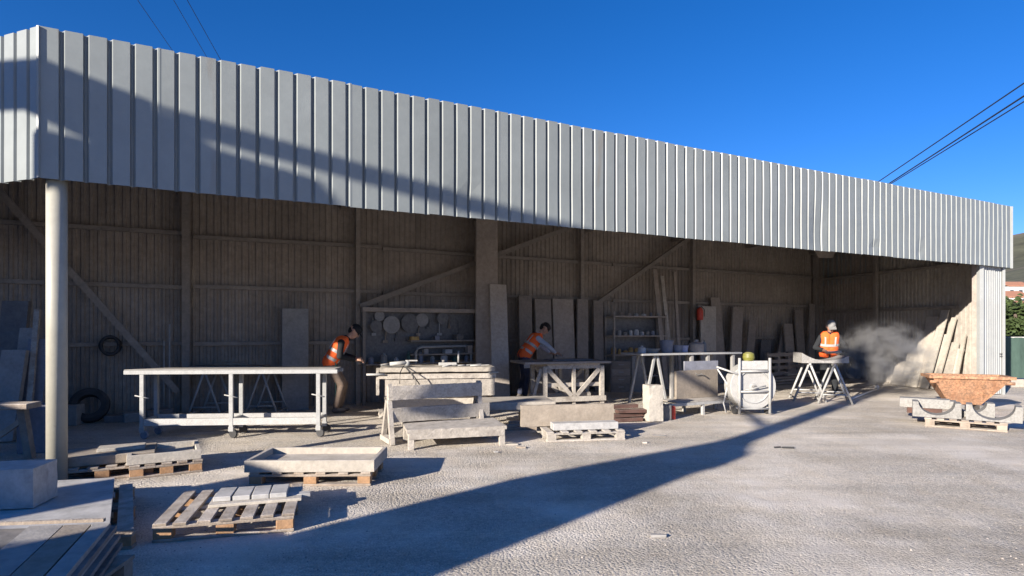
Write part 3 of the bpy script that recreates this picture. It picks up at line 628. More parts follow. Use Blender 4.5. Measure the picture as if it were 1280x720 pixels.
# ---- low trestle bench with grey slab behind the trolley, in the shade
def trestle(name, loc, rz, h, w, sp, mat, label, grp, r=.02):
    t = thing(name, label, 'trestle', loc, rz, grp)
    pbeam('top_bar', mat, t, (-w/2, 0, h-.025), (w/2, 0, h-.025), .05, .05)
    for x in (-w/2+.05, w/2-.05):
        for s_ in (-1, 1): ptube('leg', mat, t, (x, s_*sp, .0), (x, s_*.02, h-.04), r)
    for s_ in (-1, 1): ptube('foot_rail', mat, t, (-w/2+.05, s_*sp*.93, .08), (w/2-.05, s_*sp*.93, .08), r*.8)
    for x in (-w/2+.05, w/2-.05): ptube('brace', mat, t, (x, -sp*.8, .2), (x, sp*.8, .2), r*.7)
    return t
pA, pB = G(254, 523), G(325, 521)
for i, p in enumerate((pA, pB)): trestle('trestle', (p.x, p.y+.3, 0), R(96), .84, .75, .30, galv, ('left grey steel trestle behind the long trolley', 'right grey steel trestle behind the long trolley')[i], 'shaded trestles behind the trolley', .019)
c = (pA+pB)/2
one('stone_slab', MB().box((c.x+.05, c.y+.3, .862), (1.75, .85, .04), R(3), .004), greyst, 'grey slab lying on the shaded trestles behind the trolley', 'stone slab')
one('stone_slab', MB().box((c.x-.2, c.y+.38, .905), (1.3, .5, .04), R(6), .004), dullslab, 'upper dusty slab on the shaded trestles behind the trolley', 'stone slab')
mb = MB(); mb.prism([(c.x-.5, c.y+.35, .927), (c.x+.1, c.y+.38, .927), (c.x+.05, c.y+.38, .98), (c.x-.45, c.y+.35, .99)], (0, .12, 0)); one('timber_offcut', mb, wood, 'dark timber offcut on top of the shaded slabs behind the trolley', 'timber')

# ---- slabs leaning on the back wall
def lean(px, pytop, w, t, mat, label, lean_=.35, px_top=None, base_o=None, off=.12, name='stone_slab', cat='stone slab', group='slabs leaning on the back wall', rot=0.0, h=None):
    px_top = px if px_top is None else px_top
    b_ = BWp(px, off+t+lean_ if base_o is None else base_o); tp = BWp(px_top, off+t); tp.z = zat(px_top, pytop, tp)
    wd = Matrix.Rotation(rot, 3, 'Z') @ BE
    b_.z = 0.0; ax = (tp-b_).normalized(); nn = ax.cross(wd).normalized(); b_.z += abs(nn.z)*t/2
    mb_ = MB(); mb_.slab(b_, tp, wd, w, t); return one(name, mb_, mat, label, cat, group)
lean(369, 386, .50, .05, greyst, 'tall grey slab leaning on the wall left of the stooping worker', .25, off=.3)
lean(626, 356, .42, .06, M('pale_slab', (.40, .35, .30), rough=.9, var=.1), 'tall narrow pale slab leaning against the concrete column', .5, px_top=622, base_o=1.75, off=.95)
for i, (px, top, w, dx, m_) in enumerate(((658, 370, .36, -2, dullslab), (682, 374, .46, -4, dullslab), (707, 374, .62, -4, dullslab), (728, 374, .34, 0, dullslab), (749, 376, .30, -2, dullslab))):
    lean(px, top, w, .05, m_, ('narrow dusty slab leaning behind the bending worker', 'dusty slab leaning behind the head of the bending worker', 'widest dusty slab leaning right of the bending worker', 'dusty slab leaning left of the narrow one by the shelving', 'narrow dusty slab leaning next to the shelving')[i], .3+.05*(i % 2), px_top=px+dx, off=.30)
for i, (px, px2, top, w) in enumerate(((833, 818, 337, .15), (842, 827, 345, .12), (851, 843, 340, .10))):
    lean(px, top, w, .05, dusty_wood if i == 1 else dullslab, ('leftmost of three long planks leaning right of the shelving', 'middle of three long planks leaning right of the shelving', 'rightmost of three long planks leaning right of the shelving')[i], .7, px_top=px2, off=.32, name='plank', cat='plank', group='planks leaning on the back wall')
lean(885, 383, .62, .05, M('pale_board', (.42, .38, .33), rough=.9, var=.1), 'pale board leaning under the red extinguisher', .2, off=.30, name='board', cat='board')
far = ((903, 372, .35, -3, 'dull slab right of the pale board on the back wall'), (918, 384, .5, 1, 'wide dull slab leaning behind the drum reel'), (934, 400, .35, 3, 'short dull slab leaning right behind the drum reel'), (955, 425, .5, 2, 'low dark slab left of the upright pallets'),
       (972, 415, .55, 4, 'broad dusty slab above the upright pallets'), (990, 405, .4, -3, 'dusty slab right of the upright pallets'), (1003, 388, .35, -2, 'tall thin slab left of the far worker'), (1014, 380, .3, 2, 'tall slab in the far corner behind the capped worker'))
for i, (px, top, w, dx, lb) in enumerate(far): lean(px, top, w, .05, dullslab if i != 3 else darkst, lb, .35+.08*(i % 3), px_top=px+dx*2.2+(i*5 % 7-3), off=.16+.06*(i % 3), rot=R((i*37 % 13)-6))
# dark hanging tools on the back wall (cable coil, hoses)
def coil(name, px, py, r, tr, mat, label, cat, o=.2, n=26, turns=1):
    p = BWp(px, o); p.z = zat(px, py, p); mb_ = MB()
    for k_ in range(turns):
        pts = [p + BE*math.cos(2*math.pi*i/n)*r*(1-.06*k_) + Vector((0, 0, math.sin(2*math.pi*i/n)*r*(1.0+.04*k_))) + BN*(.03*k_) for i in range(n+1)]; mb_.path(pts, tr, 6)
    return one(name, mb_, mat, label, cat)
coil('cable_coil', 138, 432, .15, .03, rubber, 'black cable coil hanging on the back wall girt', 'cable', .16, turns=3)
for i, (px, py, r) in enumerate(((470, 408, .13), (489, 406, .19), (512, 404, .20), (527, 400, .15), (553, 398, .14), (474, 395, .11))):
    p = BWp(px, .42); p.z = zat(px, py, p); mb = MB(); mb.lathe([(0, 0), (r*.3, .004), (r*.32, .02), (r, .02), (r, .032), (r*.28, .034), (0, .034)], p, BN, 24)
    one('cutting_disc', mb, greyst if i % 2 else darkmetal, ('dark cutting disc at the left end of the tool rack', 'large pale cutting disc near the left of the tool rack', 'largest dark cutting disc on the tool rack', 'pale cutting disc right of the largest one on the tool rack', 'small dark disc at the right of the tool rack', 'smallest pale disc at the upper left of the tool rack')[i], 'cutting disc', 'cutting discs hung on the tool rack')
# tool rack
r0, r1 = BWp(455, .5), BWp(596, .5); c, rz, L_ = fromto(r0, r1)
tr = thing('tool_rack', 'dusty tool rack with shelf and discs behind the workbench', 'rack', (c.x, c.y, 0), rz)
zt = zat(525, 388, BWp(525, .5))
for x in (-L_/2, L_/2): pbeam('upright', steel_dirty, tr, (x, .0, 0), (x, .0, zt), .06, .06, (1, 0, 0))
pbeam('top_rail', conc, tr, (-L_/2-.05, -.02, zt), (L_/2+.05, -.02, zt), .12, .09)
pbox('back_board', darkmetal, tr, (0, .2, 1.45), (L_, .03, 1.1))
for z in (.86, 1.05, 1.35): pbox('shelf', steel_dirty, tr, (0 if z < 1 else L_*.18, .05, z), (L_ if z < 1 else L_*.6, .34, .03))
for i in range(9):
    x = -L_/2+.15+i*L_/9.5; zb = .875; hh_ = rnd.uniform(.1, .26); r_ = rnd.uniform(.04, .085); wp = tr.location + Vector((math.cos(rz)*x, math.sin(rz)*x, zb))
    mb = MB(); mb.lathe([(0, 0), (r_, 0), (r_, hh_*.75), (r_*.5, hh_*.88), (r_*.45, hh_), (0, hh_)], wp, n=12)
    one('container', mb, (bluegrey, greyst, whiteplast, apron_m)[i % 4], ('%s of nine dusty containers from the left on the tool rack shelf' % ('First', 'Second', 'Third', 'Fourth', 'Fifth', 'Sixth', 'Seventh', 'Eighth', 'Last')[i]), 'container', 'containers on the tool rack')
for i in range(9):
    x = -L_/2+.25+i*L_/10.5; hh_ = rnd.uniform(.18, .42); wp = tr.location + Vector((math.cos(rz)*x, math.sin(rz)*x, 0)) + Vector((-math.sin(rz), math.cos(rz), 0))*.14
    zt2 = zt-.08-rnd.uniform(0, .25); mb = MB(); mb.beam((wp.x, wp.y, zt2-hh_), (wp.x+rnd.uniform(-.03, .03), wp.y, zt2), .03, .02); mb.box((wp.x, wp.y, zt2-hh_), (rnd.uniform(.06, .14), .03, .06), rz)
    one('hand_tool', mb, (galv, wood, darkmetal)[i % 3], '%s of nine hand tools from the left hanging on the tool rack board' % ('First', 'Second', 'Third', 'Fourth', 'Fifth', 'Sixth', 'Seventh', 'Eighth', 'Last')[i], 'hand tool', 'hand tools on the tool rack')
for i in range(6):
    x = L_*.18-L_*.26+i*L_*.10; sz = (rnd.uniform(.1, .2), .18, rnd.uniform(.08, .2)); zb_ = 1.066 if i % 2 else 1.366; wp = tr.location + Vector((math.cos(rz)*x, math.sin(rz)*x, zb_+sz[2]/2))
    one('parts_box', MB().box(wp, sz, rz+rnd.uniform(-.15, .15), .005), (ochre, greyst, bluegrey, whiteplast, darkmetal, conc)[i], ('ochre', 'grey stone-coloured', 'blue-grey', 'white', 'black', 'concrete-coloured')[i]+' box on the upper shelves of the tool rack', 'box')
# bent pipe handle in front of the rack
hp = G(518, 505); hq = G(588, 500); zt_ = zat(518, 434, hp)
mb = MB(); mb.path([hp+Vector((0, .2, 0)), hp+Vector((0, .2, zt_-.12)), hp+Vector((.04, .2, zt_-.03)), hp+Vector((.13, .2, zt_)), hq+Vector((-.13, .2, zt_)), hq+Vector((-.04, .2, zt_-.03)), hq+Vector((0, .2, zt_-.12)), hq+Vector((0, .2, 0))], .028, 10)
one('pipe_frame', mb, galv, 'grey bent tube frame standing behind the workbench', 'pipe frame')

# ---- masonry workbench
a, q = G(474, 523), G(612, 520); c, rz, L_ = fromto(a, q)
wbn = thing('workbench', 'massive pale stone workbench with thick dusty top', 'workbench', (c.x, c.y, 0), rz)
zt = 1.6-(460-412)/750*10.7
wbox('base_block', lime, wbn, (.02, .42, .27), (L_-.12, .62, .54), 0, .008, .018)
wbox('front_panel', dusty_wood, wbn, (.10, .03, .58), (L_+.0, .06, .40), 0, .002, .005)
wbox('side_panel', dusty_wood, wbn, (-L_/2-.05, .35, .64), (.06, .7, .46), R(4), .003, .008)
wbox('top_lower', dusty_wood, wbn, (.05, .38, zt-.165), (L_+.14, .84, .09), 0, .003, .006)
wbox('top_slab', lime, wbn, (.05, .38, zt-.045), (L_+.10, .86, .09), 0, .003, .009)
wbox('rubble', lime, wbn, (-L_/2+.05, -.06, .10), (.16, .14, .18), R(20), .012, .03)
ptube('clamp_bar', whitepaint, wbn, (-L_/2-.22, -.06, zt-.12), (-L_/2+.1, -.06, zt-.12), .02)
ptube('clamp_bar', whitepaint, wbn, (L_/2-.02, -.06, zt-.12), (L_/2+.16, -.06, zt-.1), .015)
def onb(x, y, z): return wbn.location + Vector((math.cos(rz)*x - math.sin(rz)*y, math.sin(rz)*x+math.cos(rz)*y, z))
gd = thing('angle_grinder', 'dusty angle grinder with black cord lying on the left of the workbench', 'grinder', onb(-.62, .12, zt+.005), rz)
ptube('body', whitepaint, gd, (-.2, 0, .05), (.12, .02, .075), .035, .04, 12); ptube('handle', darkmetal, gd, (-.36, -.03, .03), (-.2, 0, .05), .022, .028, 10)
ptube('gear_head', galv, gd, (.12, .02, .02), (.12, .02, .12), .045, .04, 12)
mb = MB(); mb.lathe([(0, 0), (.09, 0), (.09, .006), (0, .006)], (.12, .02, .012), n=20); mb.obj('disc', darkmetal, gd)
pbox('guard', whitepaint, gd, (.2, .04, .11), (.2, .1, .02)); mb = MB(); mb.path([(-.34, -.03, .03), (-.2, -.14, .02), (.1, -.2, .01), (.22, -.34, -.12), (.34, -.345, -.3)], .011, 6); mb.obj('cord', rubber, gd)
mb = MB(); mb.path([(0, -.1, .02), (.05, -.2, .02), (.0, -.345, -.08), (-.01, -.35, -.28)], .009, 6); mb.obj('cord', rubber, gd)
tls = (('chisel', .28, .1, .55, 'steel chisel lying across the right of the workbench'), ('hammer_handle', .55, .2, .1, 'pale hammer handle lying on the right of the workbench'), ('scraper', .82, .12, -.3, 'flat scraper at the right end of the workbench'), ('file', .70, .3, .35, 'long file behind the scraper on the workbench'))
for nm, x, y, a_, lb in tls:
    p = onb(x, y, zt+.02); v = Vector((math.cos(rz+a_), math.sin(rz+a_), .06))*.17
    mb = MB(); mb.tube(p-v, p+v*.2, .014, .012, 8); mb.beam(p+v*.2, p+v*1.1, .03, .008); one(nm, mb, galv, lb, nm.split('_')[0])
p = onb(.36, .25, zt+.005); bk = thing('block_plane', 'small dusty block with upright rod on the workbench', 'tool', p, rz)
pbox('body', whitepaint, bk, (-.12, 0, .035), (.34, .1, .06), 0, .01); ptube('rod', whitepaint, bk, (.08, 0, .06), (.08, 0, .28), .018); ptube('knob', darkmetal, bk, (-.2, 0, .06), (-.2, 0, .11), .03)
# ---- plank rack in front of the bench
a, q = G(489, 556), G(602, 546); c, rz, L_ = fromto(a, q)
rk = thing('timber_rack', 'dusty white timber frame rack with two wide planks', 'rack', (c.x, c.y, 0), rz)
hR = .83
for i, x in enumerate((-L_/2, L_/2)):
    pbeam('leg', dusty_wood, rk, (x, -.05, 0), (x+.0, .10, hR*.72), .075, .06, (1, 0, 0)); pbeam('leg', dusty_wood, rk, (x, .42, 0), (x, .17, hR*.72), .075, .06, (1, 0, 0))
    pbeam('upright', dusty_wood, rk, (x+.01, .135, hR*.6), (x+.01, .135, hR), .06, .06, (1, 0, 0)); pbeam('foot', dusty_wood, rk, (x, -.06, .05), (x, .44, .05), .09, .07)
wbox('plank', dusty_wood, rk, (.0, .06, hR-.12), (L_+.06, .045, .20), R(.6), .0018, .004); wbox('plank', dusty_wood, rk, (.06, .045, hR-.43), (L_+.16, .045, .20), R(-.7), .0018, .004)
pbox('cross_rail', dusty_wood, rk, (0, .40, .12), (L_, .05, .1))
# ---- low bench in front
a, q = G(514, 563), G(628, 557); c, rz, L_ = fromto(a, q)
lb_ = thing('low_bench', 'low dusty timber bench on the ground before the plank rack', 'bench', (c.x, c.y, 0), rz)
wbox('top', dusty_wood, lb_, (0, .38, .25), (L_+.12, .80, .05), 0, .002, .004); wbox('apron', dusty_wood, lb_, (0, .0, .185), (L_+.06, .04, .09), 0, .0015, .003)
for x in (-L_/2, L_/2):
    for y in (.03, .72): pbox('leg', dusty_wood, lb_, (x, y, .112), (.08, .07, .225), 0, .004)
    pbox('side_rail', dusty_wood, lb_, (x, .38, .185), (.04, .62, .08))

# ---- slabs lying on low supports in the middle
a, q = G(604, 538), G(672, 536); c, rz, L_ = fromto(a, q); zz = .40
sl = thing('slab_stand', 'low timber stand with dark gap under the grey slab in the middle', 'stand', (c.x-.05, c.y+.1, 0), rz)
for x in (-L_/2+.1, L_/2-.1):
    for y in (0, .55): pbox('leg', dusty_wood, sl, (x, y, .14), (.1, .1, .28), 0, .004)
pbox('top_board', dusty_wood, sl, (0, .28, .295), (L_+.25, .7, .03), 0, .003)
one('stone_slab', MB().worn((c.x+.03, c.y+.42, .377), (L_+.38, .85, .12), rz+.02, .0015, 6, .004, 5), lime, 'thick grey beige slab lying left of the standing slab in the middle', 'stone slab')
for i in range(3): one('timber_batten', MB().box((c.x+.25+.04*i, c.y-.02+.07*i, .02+.045*i), (.75, .06, .04), rz+.05*i-.04, .003), wood, ('lowest', 'middle', 'topmost')[i]+' pinkish timber batten piled by the low slab stand', 'batten', 'battens by the slab stand')
a, q = G(685, 553), G(781, 550); c, rz, L_ = fromto(a, q); nrm = Vector((-math.sin(rz), math.cos(rz), 0)); cE = c+nrm*.38
pallet(cE, rz, L_+.02, .76, 6, 'pale dusty pallet carrying the white bar and the standing brown slab', mat=dusty_wood, endm=dusty_wood)
zt = .147
p = cE - nrm*.18 + Vector((math.cos(rz), math.sin(rz), 0))*.02; one('marble_bar', MB().box((p.x, p.y, zt+.05), (L_*.86, .20, .10), rz+.01, .005), marble, 'white marble bar lying on the pale pallet in the middle', 'stone bar')
p = cE + nrm*.1 - Vector((math.cos(rz), math.sin(rz), 0))*.16; one('stone_slab', MB().worn((p.x, p.y, zt+.168), (L_+.30, .08, .32), rz+.01, .001, 6, .004, 6), sandst, 'long brown slab standing on edge on the pale pallet in the middle', 'stone slab')

# ---- timber table with diagonal legs
a, q = G(681, 512), G(752, 509); c, rz, L_ = fromto(a, q)
xt = thing('timber_table', 'white dusty timber table with diagonal braces before the bending worker', 'table', (c.x, c.y, 0), rz)
hT = .96
for x in (-L_/2, 0, L_/2):
    for y in (0, .75): pbox('leg', dusty_wood, xt, (x, y, hT/2-.05), (.085 if x else .06, .075, hT-.1))
for y in (0, .75):
    pbox('top_rail', dusty_wood, xt, (0, y, hT-.10), (L_-.09, .05, .10)); pbox('bottom_rail', dusty_wood, xt, (-.02, y-.064, .20), (L_+.16, .05, .10))
    pbox('mid_rail', dusty_wood, xt, (0, y+.05, .48), (L_-.09, .04, .08))
    for s_ in (-1, 1): pbeam('diagonal', dusty_wood, xt, (s_*.05, y-.02, .26), (s_*(L_/2-.06), y-.02, hT-.16), .035, .08)
pbox('table_top', dullslab, xt, (-.15, .38, hT-.025), (L_+.62, 1.0, .045), 0, .004)
pbeam('stay', dusty_wood, xt, (-L_/2-.22, .06, .26), (-L_/2-.06, .06, hT-.15), .05, .06)
def onx(x, y, z): return xt.location + Vector((math.cos(rz)*x-math.sin(rz)*y, math.sin(rz)*x+math.cos(rz)*y, z))
one('stone_tile', MB().box(onx(.05, .4, hT+.012), (.9, .5, .02), rz, .003), darkst, 'dark tile lying on the timber table under the hands of the worker', 'stone tile')

# ---- shelving with jars
r0, r1 = BWp(762, .62), BWp(826, .62); c, rz, L_ = fromto(r0, r1)
sh = thing('shelving', 'dusty metal shelving full of jars by the leaning planks', 'shelving', (c.x, c.y, 0), rz)
zs = [zat(790, y, c) for y in (396, 420, 443, 470)]
for x in (-L_/2, L_/2):
    for y in (-.18, .18): pbeam('upright', steel_dirty, sh, (x, y, 0), (x, y, zs[0]+.05), .05, .05, (1, 0, 0))
for z in zs+[.1]: pbox('shelf', conc, sh, (0, 0, z), (L_+.02, .42, .04))
pbox('back_panel', darkmetal, sh, (0, .22, 1.0), (L_, .02, 1.9))
jn = 0
for zi, z in enumerate(zs[:3]):
    for i in range(9 if zi else 7):
        x = -L_/2+.12+i*(L_-.24)/(8 if zi else 6); r_ = rnd.uniform(.035, .07); h_ = rnd.uniform(.08, .2) if zi else rnd.uniform(.06, .12)
        wp = Vector((c.x+math.cos(rz)*x, c.y+math.sin(rz)*x-.06, z+.02)); mb = MB(); mb.lathe([(0, 0), (r_, 0), (r_, h_*.8), (r_*.7, h_*.86), (r_*.7, h_), (0, h_)], wp, n=10)
        m_ = (ochre if (zi == 2 and i < 5) else (greyst, whiteplast, conc, bluegrey)[rnd.randrange(4)])
        od = ('first', 'second', 'third', 'fourth', 'fifth', 'sixth', 'seventh', 'eighth', 'ninth')[i]
        one('jar', mb, m_, '%s %s from the left on the %s of the shelving' % (od, 'ochre tin' if m_ is ochre else 'dusty jar', ('top board', 'middle shelf', 'lower shelf')[zi]), 'jar', 'jars on the shelving')
# drawer cabinet and panel
p = G(773, 490); cab = thing('drawer_cabinet', 'pale drawer cabinet standing right of the timber table', 'cabinet', (p.x, p.y+.25, 0), R(14))
pbox('carcass', conc, cab, (0, 0, .40), (.55, .5, .80), 0, .006)
for i in range(4):
    dr = pbox('drawer', dullslab, cab, (0, -.262, .13+.19*i), (.5, .03, .165), 0, .004); pbox('handle', galv, dr, (0, -.285, .13+.19*i), (.14, .02, .02))
p = G(796, 490); mb = MB(); mb.box((p.x+.05, p.y+.1, .46), (.34, .05, .92), R(10), .004); one('grey_stone_slab', mb, greyst, 'grey slab standing upright right of the drawer cabinet', 'stone slab')

# ---- table with buckets
a, q = G(816, 512), G(934, 505); c, rz, L_ = fromto(a, q); hz = 1.6-(443-412)/750*12.2
tb = thing('bucket_table', 'long thin-topped table carrying buckets and pots', 'table', (c.x, c.y+.55, 0), rz)
pbox('table_top', galv, tb, (0, .4, hz-.02), (L_+.22, .85, .04), 0, .004)
for x in (-L_/2+.3, ):
    for y in (.1, .7): 
        for s_ in (-1, 1): pbeam('leg', galv, tb, (x+s_*.27, y, 0), (x+s_*.03, y, hz-.045), .045, .045, (0, 1, 0))
for x in (-.02, .42, L_/2-.1):
    for y in (.05, .75): pbeam('leg', greyst, tb, (x, y, 0), (x, y, hz-.045), .07, .06, (1, 0, 0))
pbox('side_panel', bluegrey, tb, (.22, .03, hz-.28), (.9, .04, .2))
pbeam('brace', galv, tb, (L_/2-.12, .1, .05), (L_/2-.0, .1, hz-.05), .03, .03)
def ont(x, y, z): return tb.location + Vector((math.cos(rz)*x-math.sin(rz)*y, math.sin(rz)*x+math.cos(rz)*y, z))
pots = ((822, .09, .14, whiteplast, 'pot', 'small white pot at the left end of the bucket table'), (834, .15, .09, greyst, 'basin', 'low grey basin left of the buckets on the table'), (853, .15, .27, bluegrey, 'bucket', 'tallest blue-grey bucket on the long table'), (867, .11, .16, bluegrey, 'bucket', 'small dark bucket between the tall bucket and the pale one'), (876, .09, .15, M('lilac_plastic', (.36, .36, .46), rough=.5), 'bucket', 'small pale lilac bucket on the long table'), (892, .17, .25, conc, 'container', 'broad dusty jug with a neck on the long table'), (903, .05, .24, greyst, 'bottle', 'slim grey bottle right of the broad jug'))
for px, r_, h_, m_, cat, lb in pots:
    x = -L_/2 + (px-816)/(934-816)*L_; wp = ont(x, .35, hz+.001); mb = MB()
    if cat == 'bucket': mb.lathe([(0, 0), (r_*.85, 0), (r_, h_), (r_*1.06, h_), (r_*1.06, h_-.02), (r_*.93, h_-.015), (r_*.8, .015), (0, .015)], wp, n=18)
    elif cat == 'basin': mb.lathe([(0, 0), (r_*.8, 0), (r_*1.3, h_), (r_*1.2, h_), (r_*.75, .02), (0, .02)], wp, n=18)
    else: mb.lathe([(0, 0), (r_, 0), (r_, h_*.7), (r_*.75, h_*.85), (r_*.3, h_*.92), (r_*.3, h_*1.12), (0, h_*1.12)], wp, n=18)
    o_ = one(cat, mb, m_, lb, cat)
    if cat == 'bucket': mb = MB(); mb.path([(math.cos(t_)*r_*1.05, 0, h_-.02-math.sin(t_)*r_*.5-.0) for t_ in [math.pi*i/10 for i in range(11)]], .005, 5); mb.obj('bail', galv, o_)

# ---- upright ivory block, red-brown crate timbers, red tin
p = G(817, 528); one('stone_block', MB().worn((p.x+.02, p.y+.14, .325), (.27, .26, .63), R(14), .003, 6, .009, 3), ivory, 'ivory stone block standing upright on the ground', 'stone block')
p = G(795, 529)
for i in range(4): one('timber', MB().box((p.x-.16+.05*(i % 3), p.y+.16+.05*(i % 2), .04+.075*i), (.62-.05*i, .14, .06), R(12+5*(i % 2)), .004, .006), redwood, ('lowest red-brown timber in the pile left of the ivory block', 'second red-brown timber from below left of the ivory block', 'third red-brown timber from below left of the ivory block', 'top red-brown timber in the pile left of the ivory block')[i], 'timber', 'red-brown timbers left of the ivory block')
p = G(831, 526); one('crate', MB().box((p.x, p.y+.15, .13), (.22, .25, .26), R(14), .008), darkmetal, 'small dark box right of the ivory block', 'box')
p = G(841, 525); mb = MB(); mb.lathe([(0, 0), (.055, 0), (.058, .01), (.055, .02), (.055, .20), (.058, .21), (.03, .24), (0, .24)], p+Vector((.02, .1, 0)), n=16); one('tin', mb, redplast, 'red tin standing on the ground beside the dark box', 'tin')

# ---- low trolley with a slab on edge
a, q = G(835, 522), G(921, 515); c, rz, L_ = fromto(a, q)
lt = thing('slab_cart', 'low white steel slab cart before the bucket table', 'cart', (c.x, c.y, 0), rz)
for y in (0, .55): pbeam('rail', whitepaint, lt, (-L_/2, y, .22), (L_/2, y, .22), .05, .05)
for x in (-L_/2, 0, L_/2): pbeam('cross_bar', whitepaint, lt, (x, .03, .215), (x, .52, .215), .045, .045)
pbox('deck', dusty_wood, lt, (.1, .28, .255), (L_-.25, .5, .02))
for x in (-L_/2+.05, .0, L_/2-.05):
    for y in (.02, .53): pbox('leg', whitepaint, lt, (x, y, .095), (.05, .05, .19))
p = lt.location + Vector((-math.sin(rz)*.42, math.cos(rz)*.42, 0)) + Vector((math.cos(rz), math.sin(rz), 0))*.22
sb = one('stone_slab', MB().box((p.x, p.y, .268+.27), (1.08, .06, .54), rz+.02, .004), sandst, 'sunlit beige slab standing on edge on the white cart', 'stone slab')
mb = MB(); mb.path([(-.05, -.04, .50), (.0, -.05, .44), (.08, -.05, .47), (.14, -.05, .42)], .012, 6); mb.obj('hook', darkmetal, sb)

# ---- drum reel on a white frame
p = G(943, 519); rl = thing('drum_reel', 'white round drum reel on an upright wheeled frame', 'reel', (p.x, p.y+.12, 0), R(3))
Rd = .43
mb = MB(); mb.lathe([(0, -.07), (.05, -.075), (.06, -.05), (.30, -.055), (.32, -.07), (Rd, -.07), (Rd+.012, -.05), (Rd+.012, .22), (Rd, .24), (0, .24)], (0, 0, .10+Rd), (0, 1, 0), 40); dm = mb.obj('drum', whitepaint, rl)
mb = MB(); mb.path([(math.cos(t_)*.31, -.075, .10+Rd+math.sin(t_)*.31) for t_ in [2*math.pi*i/30 for i in range(31)]], .012, 6); mb.obj('drum_ring', galv, dm)
ptube('axle', darkmetal, rl, (0, -.14, .10+Rd), (0, .3, .10+Rd), .03)
for s_ in (-1, 1):
    ptube('upright', whitepaint, rl, (s_*.29, -.12, .03), (s_*.29, -.12, 1.07), .026, n=12)
    mb = MB(); mb.lathe([(0, -.03), (.07, -.03), (.075, -.02), (.075, .02), (.07, .03), (0, .03)], (s_*.31, .05, .075), (1, 0, 0), 16); mb.obj('wheel', rubber, rl)
    ptube('rear_stay', whitepaint, rl, (s_*.29, -.1, .12), (s_*.29, .3, .14), .02); ptube('rear_leg', whitepaint, rl, (s_*.29, .3, .02), (s_*.29, .3, .5), .02)
for z in (.12, .44, .82): ptube('cross_bar', whitepaint, rl, (-.29, -.12, z), (.29, -.12, z), .018)
pbox('top_plate', whitepaint, rl, (0, -.06, .93), (.54, .08, .17), 0, .01)
mb = MB(); mb.lathe([(0, 0), (.09, 0), (.11, .06), (.10, .13), (.05, .16), (0, .16)], (-.07, -.02, 1.016), n=18); mb.obj('filter_cap', yellowgreen, rl)
ptube('handle', whitepaint, rl, (-.68, .0, .90), (-.3, -.12, .76), .018); ptube('crank', galv, rl, (-.2, -.15, .47), (.2, -.15, .55), .012)
mb = MB(); mb.path([(-.62, .1, .85), (-.42, .1, .55), (-.5, .12, .2), (-.45, .1, .02)], .016, 6); mb.obj('hose', whiteplast, rl)

# ---- red extinguisher on the pale board
p = BWp(875, .45); p.z = zat(875, 400, p); ex_ = thing('fire_extinguisher', 'red fire extinguisher hanging on the back wall above the pale board', 'extinguisher', p)
mb = MB(); mb.lathe([(0, 0), (.085, 0), (.09, .02), (.09, .27), (.06, .34), (.03, .37), (0, .37)], n=18); mb.obj('cylinder', redplast, ex_)
pbox('valve', darkmetal, ex_, (0, 0, .40), (.1, .04, .05)); mb = MB(); mb.path([(.04, -.02, .4), (.12, -.03, .3), (.11, -.03, .1)], .01, 6); mb.obj('hose', rubber, ex_)
# ---- upright pallets by the far wall
for i, (px, dd) in enumerate(((972, 0), (985, .35))):
    p = BWp(px, 1.15-dd); t = thing('pallet', ('front pallet standing on its side before the far slabs', 'rear pallet standing on its side before the far slabs')[i], 'pallet', p, ang(BE), 'wooden pallets in the yard')
    for j in range(5): pbox('deck_board', dullslab, t, (0, -.06, .08+j*.19), (1.1, .022, .10))
    for x in (-.48, 0, .48): pbox('stringer', dullslab, t, (x, 0, .46), (.09, .095, .92))
for i in range(4): p = BWp(965+i*13, 1.65-.1*i); one('plank', MB().box((p.x, p.y, .05+.07*i), (1.9, .16, .05), ang(BE)+.03*i, .004), dusty_wood if i % 2 else dullslab, ('lowest', 'second', 'third', 'topmost')[i]+' plank lying on the floor before the standing pallets', 'plank', 'planks lying by the standing pallets')

# ---- white trestles with curved board
pA, pB = G(1013, 501), G(1046, 504)
for i, p in enumerate((pA, pB)):
    trestle('trestle', (p.x, p.y+.15, 0), R(68 if i else 72), .86, .8, .33, whitepaint, ('left white steel trestle of the capped worker', 'right white steel trestle of the capped worker')[i], 'white trestles of the capped worker', .024)
c = (pA+pB)/2; mb = MB(); n_ = 14; top, bot = [], []
for i in range(n_+1):
    u = -1+2*i/n_; x = u*.50; top.append(Vector((x, 0, .055+.17*abs(u)**2.0 if u < 0 else .055+.10*u*u))); bot.append(Vector((x, 0, 0)))
mb.prism(bot + top[::-1], (0, .5, 0)); bo = mb.obj('carved_stone', M('dusty_carved_stone', (.27, .26, .245), rough=.9, mott=.35, scale=6), loc=(c.x+.02, c.y-.05, .862)); bo.rotation_euler = (0, 0, R(-4))
tag(bo, 'white stone piece with hollowed top on the white trestles', 'carved stone')
# white pipe and dust nozzle on the ground
a, q = G(1061, 501), G(1096, 488); pipe = thing('white_pipe', 'white pipe lying on the ground right of the white trestles', 'pipe', (a.x, a.y, 0))
ptube('tube', whiteplast, pipe, (0, 0, .03), (q.x-a.x, q.y-a.y, .035), .03, n=12); ptube('coupling', whiteplast, pipe, (q.x-a.x, q.y-a.y, .06), (q.x-a.x+.08, q.y-a.y+.12, .10), .055, n=14)

